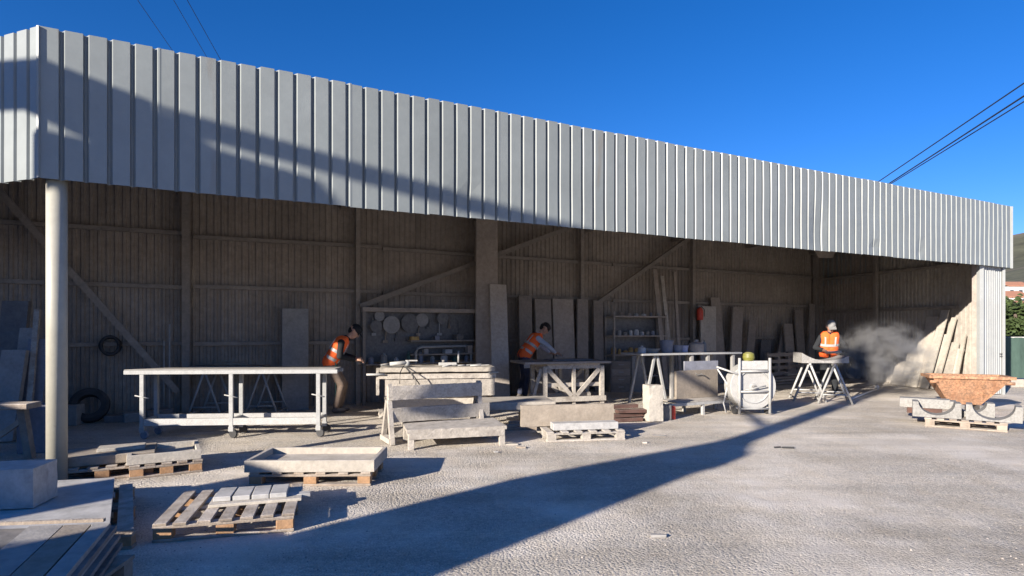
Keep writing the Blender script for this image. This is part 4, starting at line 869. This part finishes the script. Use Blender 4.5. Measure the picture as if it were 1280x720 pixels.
# ---- slabs leaning on the right end wall
def wall_t(px):
    k_ = (px-640)/FPX; return (k_*W0.y-W0.x)/(WE.x-k_*WE.y)
def WWp(px, o):
    k_ = (px-640)/FPX; w0 = W0+WN*o; t_ = (k_*w0.y-w0.x)/(WE.x-k_*WE.y); p_ = w0+WE*t_; return Vector((p_.x, p_.y, 0))
ends = ((1122, 1130, 452, .50, .75, 'low pale slab at the left of the group on the end wall'), (1134, 1146, 432, .46, .70, 'second leaning slab from the left on the end wall'), (1140, 1158, 414, .30, .80, 'third leaning slab from the left on the end wall'),
        (1148, 1166, 396, .34, .72, 'fourth leaning slab from the left on the end wall'), (1155, 1182, 388, .22, .85, 'tallest thin slab leaning across the end wall'), (1163, 1178, 418, .42, .62, 'pale slab behind the left rim of the rusty skip'),
        (1168, 1193, 397, .14, .80, 'long thin strip leaning above the rusty skip'), (1178, 1192, 428, .34, .6, 'short slab above the middle of the rusty skip'), (1186, 1200, 436, .24, .55, 'shortest slab near the clad pillar'), (1192, 1206, 418, .10, .62, 'thin strip nearest the clad pillar'))
for i, (x0, x1, y1, w, bo_, lb) in enumerate(ends):
    tp = WWp(x1, .14+.045*(i % 3)); tp.z = zat(x1, y1, tp); b_ = WWp(x0, bo_); b_.z = .015
    mb = MB(); mb.slab(b_, tp, WE, w, .035); one('stone_slab', mb, (lime, M('pale_slab2', (.36, .33, .285), rough=.9), ivory)[i % 3], lb, 'stone slab', 'slabs leaning on the end wall')

# ---- rusty skip
pl_, pr_2 = G(1188, 520), G(1232, 517); c = (pl_+pr_2)/2; d_ = 11.9
sk = thing('rusty_skip', 'rusty orange steel skip with flared sides before the clad pillar', 'skip', (P(1211, 412, d_).x, d_, 0), R(-22))
zt = 1.6-(470-412)/750*d_; wt = 84/750*d_/2; wb = 36/750*d_/2; zb = .12
o4 = [(-wt, -.2), (wt, -.2), (wt, .5), (-wt, .5)]; b4 = [(-wb-.05, -.05), (wb-.1, -.05), (wb-.1, .35), (-wb-.05, .35)]; th = .03
mb = MB(); V = lambda p, z: mb.bm.verts.new((p[0], p[1], z))
ot, ob = [V(p, zt) for p in o4], [V(p, zb) for p in b4]; it = [V((p[0]*(1-th/wt), p[1]+(th if p[1] < 0 else -th)), zt) for p in o4]; ib = [V((p[0]*.95, p[1]+(th if p[1] < 0 else -th)), zb+.03) for p in b4]
for i in range(4):
    j = (i+1) % 4
    for f_ in ((ob[i], ob[j], ot[j], ot[i]), (ot[i], ot[j], it[j], it[i]), (it[i], it[j], ib[j], ib[i])): mb.bm.faces.new(f_)
mb.bm.faces.new(ob[::-1]); mb.bm.faces.new(ib); mb.obj('body', rusty, sk)
for i in range(4):
    j = (i+1) % 4; pbeam('rim', rusty, sk, (*o4[i], zt-.02), (*o4[j], zt-.02), .07, .055)
for s_ in (-1, 1): pbox('skid', darkmetal, sk, (s_*wb*.6, .2, .06), (.1, .8, .12))
for s_ in (-1, 1): ptube('trunnion', rusty, sk, (s_*(wt-.12), -.16, zt-.12), (s_*(wt+.02), -.16, zt-.12), .03)
# ---- pallet of carved half-round stones in front of the skip
a, q = G(1156, 533), G(1260, 541); c, rz, L_ = fromto(a, q); nrm = Vector((-math.sin(rz), math.cos(rz), 0)); cP = c+nrm*.42
pallet(cP, rz, L_, .84, 7, 'wooden pallet with half-round carved stones at the right', mat=wood, endm=wood)
def onp(x, y, z): return cP + Vector((math.cos(rz)*x-math.sin(rz)*y, math.sin(rz)*x+math.cos(rz)*y, z))
def hollow(x, y, w, dp_, h, r_, lb):
    pts = [(-w/2, 0), (w/2, 0), (w/2, h)] + [(math.cos(t_)*r_, h-math.sin(t_)*r_*.85) for t_ in [math.pi*i/12 for i in range(13)]] + [(-w/2, h)]
    mb_ = MB(); mb_.prism([Vector((px_, -dp_/2, pz)) for px_, pz in pts], (0, dp_, 0)); o_ = mb_.obj('carved_stone', M('pale_carved_stone', (.255, .247, .23), rough=.85, var=.12, scale=6, mott=.35, bump=.3, streak=((.19, .18, .165), 6, .58, (1, 1, 1))), loc=onp(x, y, .146)); o_.rotation_euler = (0, 0, rz+rnd.uniform(-.05, .05)); return tag(o_, lb, 'carved stone', 'carved half-round stones on the right pallet')
hollow(-.38, -.15, .66, .34, .25, .25, 'left carved stone with half-round hollow on the right pallet'); hollow(.37, -.15, .70, .34, .25, .27, 'right carved stone with half-round hollow on the right pallet'); hollow(.1, .24, .6, .3, .24, .2, 'rear carved stone behind the two half-round ones')
one('marble_bar', MB().box(onp(-.55, .22, .146+.18), (.72, .26, .16), rz+.05, .006), M('pale_carved_stone', (.255, .247, .23)), 'white stone bar across the left of the right pallet', 'stone bar')
one('stone_block', MB().box(onp(-.55, .22, .146+.05), (.5, .24, .098), rz+.05, .004), redwood, 'dark wood chock under the white bar on the right pallet', 'chock')

# ---- things at the far left in the shade
for i, (px, d_, w, h_, m_, lb) in enumerate(((5, 9.3, .36, 2.05, darkst, 'dark slab standing at the left edge of the shed'), (20, 9.0, .20, 1.62, greyst, 'grey slab second from the left edge of the shed'), (35, 8.8, .28, 1.45, bluegrey, 'round-topped blue-grey slab left of the corner column'), (2, 8.5, .3, 1.3, greyst, 'short grey slab at the left edge in front of the dark one'))):
    p = P(px, 412, d_); mb = MB(); mb.slab((p.x, p.y, .01), (p.x+.02, p.y+.22, h_), (.97, .25, 0), w, .1); one('stone_slab', mb, m_, lb, 'stone slab', 'slabs standing at the far left')
p = P(47, 412, 8.9); mb = MB(); mb.slab((p.x+.08, p.y-.3, .01), (p.x-.08, p.y+.1, 1.9), (.97, .25, 0), .07, .05); one('plank', mb, dusty_wood, 'thin plank leaning just left of the corner column', 'plank')
p = P(48, 412, 7.9); one('stone_block', MB().box((p.x, p.y, .31), (.34, .34, .62), R(15), .01), bluegrey, 'blue-grey block on the floor left of the corner column', 'stone block')
p = P(8, 412, 7.4); st = thing('wooden_stand', 'dark wooden stand at the left edge of the shed', 'stand', (p.x, p.y, 0), R(10))
pbox('top', wood, st, (0, 0, .66), (.62, .3, .07), 0, .01)
for x in (-.22, .22): pbeam('leg', wood, st, (x*1.2, 0, 0), (x*.8, 0, .62), .08, .1, (0, 1, 0))
pbeam('brace', wood, st, (-.2, 0, .2), (.2, 0, .5), .05, .06)
p = BWp(112, .55); p.z = .30; mb = MB(); mb.lathe([(.17, -.09), (.24, -.10), (.29, -.08), (.30, 0), (.29, .08), (.24, .10), (.17, .09), (.165, 0), (.17, -.09)], p, BN+Vector((0, 0, .35)), 28); one('tyre', mb, rubber, 'black tyre leaning on the back wall near the corner column', 'tyre')
p = G(92, 531); one('stone_block', MB().box((p.x, p.y, .17), (.22, .26, .34), R(10), .01), greyst, 'small grey block on the floor right of the corner column', 'stone block')
for i, px in enumerate((150, 172, 196)):
    p = BWp(px, .6+.1*i); one('stone_offcut', MB().box((p.x, p.y, .06+.02*i), (.42, .3, .12+.04*i), R(20+17*i), .01), darkst if i != 1 else greyst, ('left', 'middle', 'right')[i]+' dark offcut on the floor at the foot of the back wall', 'stone offcut', 'offcuts at the back wall')
for i, (px, h_) in enumerate(((212, 1.5), (205, 1.2))): p = BWp(px, .35); ptop = BWp(px, .25); ptop.z = h_+.2; mb = MB(); mb.tube(p, ptop, .014); one('steel_rod', mb, galv, ('tall', 'short')[i]+' thin steel rod standing at the back wall left of the trestles', 'rod')
# small debris on the yard
for i, (px, py, sx, sy, m_, lb) in enumerate(((972, 560, .10, .03, rubber, 'small black strip lying on the sunlit yard'), (985, 560.5, .16, .035, rubber, 'longer black strip beside the small one on the sunlit yard'), (823, 671, .12, .05, greyst, 'pale flat chip on the sunlit foreground'), (824, 545, .2, .04, darkst, 'dark splinter in front of the ivory block'), (806, 554, .07, .06, lime, 'small stone in front of the pale pallet'), (640, 556, .18, .10, lime, 'broken stone right of the low bench'), (652, 560, .14, .06, wood, 'wood splinter right of the low bench'), (620, 566, .06, .05, greyst, 'pebble in front of the low bench'))):
    p = G(px, py); one('debris_piece', MB().box((p.x, p.y, .011), (sx, sy, .022), rnd.uniform(-.4, .4), .004, .004), m_, lb, 'debris')
# loose stone chips
mb = MB(); rr = random.Random(21)
for i in range(1800):
    d_ = 3.0*(1-rr.random())**-0.55; 
    if d_ > 14: continue
    x = rr.uniform(-.6, .86)*d_
    if (Vector((x, d_, 0))-F0).dot(N) > 3: continue
    r_ = rr.choice((.004, .005, .006, .007, .010))*rr.uniform(.7, 1.2); a = rr.uniform(0, 6.28); c_ = Vector((x, d_, r_*.25)); v = []
    for k_ in range(4): v.append(mb.bm.verts.new(c_+Vector((math.cos(a+k_*1.57)*r_*rr.uniform(.7, 1.3), math.sin(a+k_*1.57)*r_*rr.uniform(.7, 1.3), -r_*.3))))
    tpv = mb.bm.verts.new(c_+Vector((rr.uniform(-.3, .3)*r_, rr.uniform(-.3, .3)*r_, r_*.6)))
    for k_ in range(4): mb.bm.faces.new((v[k_], v[(k_+1) % 4], tpv))
tag(mb.obj('stone_chips', M('chips', (.36, .32, .28), rough=.95, var=.3, scale=1.5, bump=0), norm=False), 'loose pale stone chips scattered over the yard', 'gravel', kind='stuff')
# ================================================================== PEOPLE
def remeshed(name, segs, mat, parent, voxel=0.011, balls=(), smooth=2):
    bm_ = bmesh.new()
    def ball(c, r, sc=(1, 1, 1)): bmesh.ops.create_icosphere(bm_, subdivisions=2, radius=r, matrix=Matrix.Translation(c) @ Matrix.Diagonal((*sc, 1)))
    for p, q, r0, r1 in segs:
        p, q = Vector(p), Vector(q); ball(p, r0); ball(q, r1)
        dv = q-p; ln = dv.length
        if ln < 1e-4: continue
        mt = Matrix.Translation((p+q)/2) @ dv.to_track_quat('Z', 'Y').to_matrix().to_4x4()
        bmesh.ops.create_cone(bm_, cap_ends=True, segments=14, radius1=r0, radius2=r1, depth=ln, matrix=mt)
    for c, r, sc in balls: ball(Vector(c), r, sc)
    me = bpy.data.meshes.new(name+'_raw'); bm_.to_mesh(me); bm_.free()
    o = bpy.data.objects.new(name, me); COL.objects.link(o)
    m_ = o.modifiers.new('r', 'REMESH'); m_.mode = 'VOXEL'; m_.voxel_size = voxel; m_.use_smooth_shade = True
    if smooth: s_ = o.modifiers.new('s', 'SMOOTH'); s_.iterations = smooth; s_.factor = .5
    dg = bpy.context.evaluated_depsgraph_get(); me2 = bpy.data.meshes.new_from_object(o.evaluated_get(dg)); me2.name = name
    o.modifiers.clear(); o.data = me2; bpy.data.meshes.remove(me)
    me2.materials.clear(); me2.materials.append(mat)
    for f in me2.polygons: f.use_smooth = True
    if parent: o.parent = parent
    return o
def person(label, loc, rz, J, top_m, trouser_m, head, cap=None, apron=False):
    t = thing('person', label, 'person', loc, rz, None); t.scale = (1.05, 1.05, 1.04)
    V_ = lambda k_: Vector(J[k_])
    pel, ch, nk, hd = V_('pelvis'), V_('chest'), V_('neck'), V_('head')
    side = Vector(J.get('side', (0, 1, 0))).normalized(); fw = Vector(J.get('face', (1, 0, 0))).normalized()
    body = []; balls = []
    # legs and arms
    for s_, k_ in ((1, 'l'), (-1, 'r')):
        hip = pel+side*.09*s_ + Vector((0, 0, -.04)); kn, an = V_('knee_'+k_), V_('ankle_'+k_)
        body += [(hip, kn, .075, .05), (kn, an, .05, .036), (an+Vector((0, 0, -.03)), an+V_('toe')*.13+Vector((0, 0, -.05)), .035, .03)]
        sh = ch+side*.175*s_; el, wr = V_('elbow_'+k_), V_('wrist_'+k_)
        body += [(ch+side*.08*s_, sh, .07, .056), (sh, el, .046, .037), (el, wr, .037, .025)]
        # hand: palm, four unequal fingers, a thumb from the side of the palm
        hdv = (V_('hand_'+k_) if 'hand_'+k_ in J else (wr-el).normalized()).normalized(); ps = hdv.cross(Vector((0, 0, 1)))
        ps = (ps.normalized() if ps.length > .1 else side) * (1 if s_ > 0 else -1); dn = hdv.cross(ps).normalized()
        if dn.z > 0: dn = -dn
        pm = wr+hdv*.085; body += [(wr, pm, .026, .03), (wr+hdv*.05-ps*.02, wr+hdv*.05+ps*.02, .02, .02)]
        for fi, (o_, ln) in enumerate(((-.03, .07), (-.01, .082), (.01, .077), (.028, .06))):
            b0 = pm+ps*o_; b1 = b0+hdv*ln*.5+dn*.012; b2 = b1+hdv*ln*.35+dn*.03; body += [(b0, b1, .0115, .0105), (b1, b2, .0105, .009)]
        tb_ = wr+hdv*.035-ps*.03; body += [(tb_, tb_-ps*.025+hdv*.035, .013, .012), (tb_-ps*.025+hdv*.035, tb_-ps*.03+hdv*.065+dn*.012, .012, .010)]
    mid_t = (pel+ch)/2
    for s_ in (-1, 1): body += [(pel+side*.06*s_, mid_t+side*.055*s_, .095, .09), (mid_t+side*.055*s_, ch+side*.07*s_, .09, .10)]
    body += [(ch+Vector((0, 0, .03)), nk, .07, .052), (nk, hd, .05, .06)]
    up = (hd-nk).normalized(); sd = up.cross(fw).normalized(); fw2 = sd.cross(up).normalized()
    body += [(hd+up*.04, hd-up*.02+fw2*.02, .088, .078), (hd-up*.02+fw2*.02, hd-up*.085+fw2*.045, .075, .048), (hd+up*.045-fw2*.03, hd+up*.03, .09, .085),
             (hd+up*.01+fw2*.095, hd-up*.025+fw2*.115, .011, .016), (hd-up*.06+fw2*.08, hd-up*.062+fw2*.086, .018, .018)]
    for s_ in (-1, 1): body += [(hd+sd*.088*s_-up*.02, hd+sd*.096*s_+up*.02-fw2*.01, .012, .016)]
    remeshed('body', body, skin, t, .0085, balls, 1)
    for s_ in (-1, 1): mb_ = MB(); mb_.ball(hd+sd*.034*s_+fw2*.092+up*.015, .013, sub=1); mb_.obj('eye', glassd, t)
    # clothes
    tro = []
    for s_, k_ in ((1, 'l'), (-1, 'r')):
        hip = pel+side*.085*s_+Vector((0, 0, -.03)); kn, an = V_('knee_'+k_), V_('ankle_'+k_)
        tro += [(hip, kn, .105, .078), (kn, kn.lerp(an, .88), .078, .066)]
    tro += [(pel+side*.07, pel-side*.07, .12, .12), (pel, pel.lerp(mid_t, .5), .125, .12)]
    remeshed('trousers', tro, trouser_m, t, .014, (), 2)
    tp = []
    for s_, k_ in ((1, 'l'), (-1, 'r')):
        sh = ch+side*.17*s_; el, wr = V_('elbow_'+k_), V_('wrist_'+k_)
        tp += [(ch+side*.09*s_, sh, .085, .072), (sh, el, .064, .054), (el, el.lerp(wr, .9), .054, .040), (pel+side*.065*s_, mid_t+side*.06*s_, .108, .104), (mid_t+side*.06*s_, ch+side*.075*s_, .104, .112)]
    tp += [(ch+Vector((0, 0, .02)), nk.lerp(ch, .25), .09, .066)]
    remeshed('jacket', tp, top_m, t, .014, (), 2)
    vs_ = []
    for s_ in (-1, 1): vs_ += [(pel.lerp(ch, .04)+side*.07*s_, mid_t+side*.065*s_, .138, .132), (mid_t+side*.065*s_, ch+side*.075*s_, .132, .136), (ch+side*.075*s_, ch+side*.115*s_+(nk-ch)*.45, .11, .075)]
    ve = remeshed('safety_vest', vs_, vest, t, .014, (), 2)
    ax = (ch-pel).normalized(); fb = side.cross(ax).normalized()
    for f_ in (.22, .58):
        c_ = pel.lerp(ch, f_); pts = [c_ + side*math.cos(2*math.pi*i/28)*.212 + fb*math.sin(2*math.pi*i/28)*.147 for i in range(29)]; mb_ = MB()
        lo = [mb_.bm.verts.new(p_-ax*.028) for p_ in pts[:-1]]; hi = [mb_.bm.verts.new(p_+ax*.028) for p_ in pts[:-1]]
        for i in range(28): j = (i+1) % 28; mb_.bm.faces.new((lo[i], lo[j], hi[j], hi[i])).smooth = True
        mb_.obj('reflective_band', reflect, ve)
    for s_ in (-1, 1):
        mb_ = MB()
        pts = [pel.lerp(ch, .58)+side*.1*s_+fb*.14*1, ch+side*.105*s_+fb*.128, ch+side*.11*s_+(nk-ch)*.45+fb*.07]
        pts2 = [pel.lerp(ch, .58)+side*.1*s_-fb*.14, ch+side*.105*s_-fb*.128, ch+side*.11*s_+(nk-ch)*.45-fb*.07]
        for pp_ in (pts, pts2):
            for a_, b_ in zip(pp_, pp_[1:]): mb_.beam(a_, b_, .032, .012, fb)
        mb_.obj('reflective_band', reflect, ve)
    for k_ in ('l', 'r'):
        an = V_('ankle_'+k_); td = V_('toe').normalized()
        remeshed('boot', [(an+Vector((0, 0, .02)), an+Vector((0, 0, -.03)), .05, .05), (an+Vector((0, 0, -.04))-td*.03, an+td*.15+Vector((0, 0, -.045)), .046, .038)], bootm, t, .012, (), 1)
    if head == 'hair': remeshed('hair', [(hd+up*.055-fw2*.025, hd+up*.06+fw2*.025, .093, .086), (hd+up*.02-fw2*.05, hd-up*.03-fw2*.055, .08, .055)], hairm, t, .011, (), 1)
    else:
        cp_ = remeshed('cap', [(hd+up*.06-fw2*.02, hd+up*.065+fw2*.02, .097, .092)], cap, t, .011, (), 1)
        mb_ = MB(); mb_.slab(hd+up*.055+fw2*.07, hd+up*.03+fw2*.17, sd, .15, .012); mb_.obj('cap_peak', cap, cp_)
        remeshed('hair', [(hd+up*.0-fw2*.045, hd-up*.03-fw2*.05, .075, .058)], hairm, t, .011, (), 1)
    if apron:
        mb_ = MB(); g = []
        for i in range(9):
            y = -.16+.04*i; g.append([mb_.bm.verts.new(pel+fb*0+Vector((.135-.9*y*y+.02*math.sin(i*2)*(q_/4), y, -.72*q_/5+.10+0*q_))) for q_ in range(6)])
        for a_, b_ in zip(g, g[1:]):
            for q_ in range(5): mb_.bm.faces.new((a_[q_], b_[q_], b_[q_+1], a_[q_+1])).smooth = True
        o_ = mb_.obj('apron', apron_m, t, norm=False); sm = o_.modifiers.new('th', 'SOLIDIFY'); sm.thickness = .008
    return t
# local axes: x forward, y to the person's left, z up
# stooping worker at the left end of the bench, facing right
p = G(425, 516)
person('stooping worker in dark cap, orange vest and green apron left of the workbench', (p.x, p.y+.05, 0), R(12), dict(
    pelvis=(-.20, 0, .93), chest=(.02, 0, 1.30), neck=(.15, 0, 1.41), head=(.24, 0, 1.50), face=(.80, -.1, -.60), toe=(1, 0, 0),
    knee_l=(.05, .11, .51), knee_r=(.02, -.11, .51), ankle_l=(-.03, .12, .095), ankle_r=(-.08, -.12, .095),
    elbow_l=(.02, .30, 1.06), elbow_r=(.00, -.30, 1.05), wrist_l=(.27, .16, 1.0), wrist_r=(.27, -.12, .98), hand_l=(1, -.25, -.1), hand_r=(1, .2, -.1)),
    darkcloth, browncloth, 'cap', darkcloth, True)
gp = thing('hand_grinder', 'small dark hand grinder held by the stooping worker', 'grinder', Vector((p.x, p.y+.05, 0)) + Matrix.Rotation(R(12), 3, 'Z') @ Vector((.36, .02, .955)), R(12))
ptube('body', darkmetal, gp, (-.04, -.12, 0), (.02, .14, .0), .032, n=12)
mb = MB(); mb.lathe([(0, 0), (.06, 0), (.06, .008), (0, .008)], (.02, .15, -.02), (0, 0, 1), 18); mb.obj('disc', galv, gp)
# bending worker over the timber table, facing right
p = G(655, 500)
person('worker in orange vest and jeans bending over the timber table', (p.x, p.y+.1, 0), R(16), dict(
    pelvis=(.0, 0, .98), chest=(.27, 0, 1.34), neck=(.38, 0, 1.47), head=(.47, -.02, 1.56), face=(.75, -.15, -.65), toe=(1, 0, 0),
    knee_l=(.05, .11, .52), knee_r=(.03, -.11, .52), ankle_l=(-.06, .12, .095), ankle_r=(-.02, -.12, .095),
    elbow_l=(.47, .26, 1.17), elbow_r=(.46, -.27, 1.18), wrist_l=(.66, .16, 1.02), wrist_r=(.67, -.18, 1.03), hand_l=(1, -.15, -.25), hand_r=(1, .1, -.25)),
    shirt, denim, 'hair')
c_ = Vector((p.x, p.y+.1, 0)) + Matrix.Rotation(R(16), 3, 'Z') @ Vector((.02, -.21, .80)); mb = MB(); mb.slab(c_-Vector((0, 0, .07)), c_+Vector((0, 0, .07)), (.96, .27, 0), .16, .012); one('rag', mb, whiteplast, 'white rag tucked at the hip of the bending worker', 'rag')
pt_ = Vector((p.x, p.y+.1, 0)) + Matrix.Rotation(R(16), 3, 'Z') @ Vector((.80, -.16, 1.0)); mb = MB(); mb.box((pt_.x, pt_.y, pt_.z+.005), (.16, .07, .05), R(20), .01); one('sanding_block', mb, darkmetal, 'dark sanding block under the hand of the bending worker', 'tool')
# capped worker at the white trestles, facing the camera
p = P(1040, 412, 14.35); p.z = 0
person('worker in white cap and orange vest behind the white trestles', (p.x, p.y+.15, 0), R(-108), dict(
    pelvis=(.0, 0, .96), chest=(.10, 0, 1.38), neck=(.17, 0, 1.51), head=(.24, 0, 1.61), face=(.85, .12, -.5), toe=(1, 0, 0),
    knee_l=(.06, .11, .52), knee_r=(.03, -.11, .52), ankle_l=(0, .13, .095), ankle_r=(-.05, -.13, .095),
    elbow_l=(.12, .33, 1.10), elbow_r=(.16, -.31, 1.12), wrist_l=(.34, .14, 1.05), wrist_r=(.36, -.16, 1.08), hand_l=(1, -.3, -.2), hand_r=(1, .25, -.2)),
    darkcloth, darkcloth, 'cap', capm)
q = Vector((p.x, p.y+.15, 0)) + Matrix.Rotation(R(-108), 3, 'Z') @ Vector((.46, 0, 1.06))
gp = thing('air_gun', 'grey grinding tool held by the capped worker', 'grinder', q, R(-108))
ptube('body', galv, gp, (-.02, -.14, .0), (.06, .18, .02), .03, n=12); mb = MB(); mb.lathe([(0, 0), (.07, 0), (.07, .008), (0, .008)], (.07, .19, -.01), n=18); mb.obj('disc', darkmetal, gp)

# ================================================================== dust blown off the stone by the capped worker
dmn = bpy.data.materials.new('stone_dust_air'); dmn.use_nodes = True; n = dmn.node_tree.nodes; l = dmn.node_tree.links; n.clear()
out = n.new('ShaderNodeOutputMaterial'); pv = n.new('ShaderNodeVolumePrincipled'); pv.inputs['Color'].default_value = (.97, .95, .92, 1); pv.inputs['Anisotropy'].default_value = .2
tc = n.new('ShaderNodeTexCoord'); ln_ = n.new('ShaderNodeVectorMath'); ln_.operation = 'LENGTH'; l.new(tc.outputs['Object'], ln_.inputs[0])
fo = n.new('ShaderNodeMapRange'); fo.interpolation_type = 'SMOOTHSTEP'; fo.inputs[1].default_value = 1.0; fo.inputs[2].default_value = .35; fo.inputs[3].default_value = 0; fo.inputs[4].default_value = 1; l.new(ln_.outputs['Value'], fo.inputs[0])
nz = n.new('ShaderNodeTexNoise'); nz.inputs['Scale'].default_value = 3.4; nz.inputs['Detail'].default_value = 5; nz.inputs['Distortion'].default_value = .6; l.new(tc.outputs['Object'], nz.inputs['Vector'])
nr = n.new('ShaderNodeMapRange'); nr.inputs[1].default_value = .44; nr.inputs[2].default_value = .66; l.new(nz.outputs['Fac'], nr.inputs[0])
mu = n.new('ShaderNodeMath'); mu.operation = 'MULTIPLY'; l.new(fo.outputs[0], mu.inputs[0]); l.new(nr.outputs[0], mu.inputs[1])
mu2 = n.new('ShaderNodeMath'); mu2.operation = 'MULTIPLY'; mu2.inputs[1].default_value = DUST = 4.6; l.new(mu.outputs[0], mu2.inputs[0]); l.new(mu2.outputs[0], pv.inputs['Density']); l.new(pv.outputs[0], out.inputs['Volume'])
c = P(1104, 444, 14.0); mb = MB(); mb.ball((0, 0, 0), 1.0, sub=3); dc = mb.obj('dust_cloud', dmn); dc.location = c; dc.scale = (1.30, .85, .92)
tag(dc, 'pale cloud of stone dust right of the capped worker', 'dust cloud', kind='stuff')
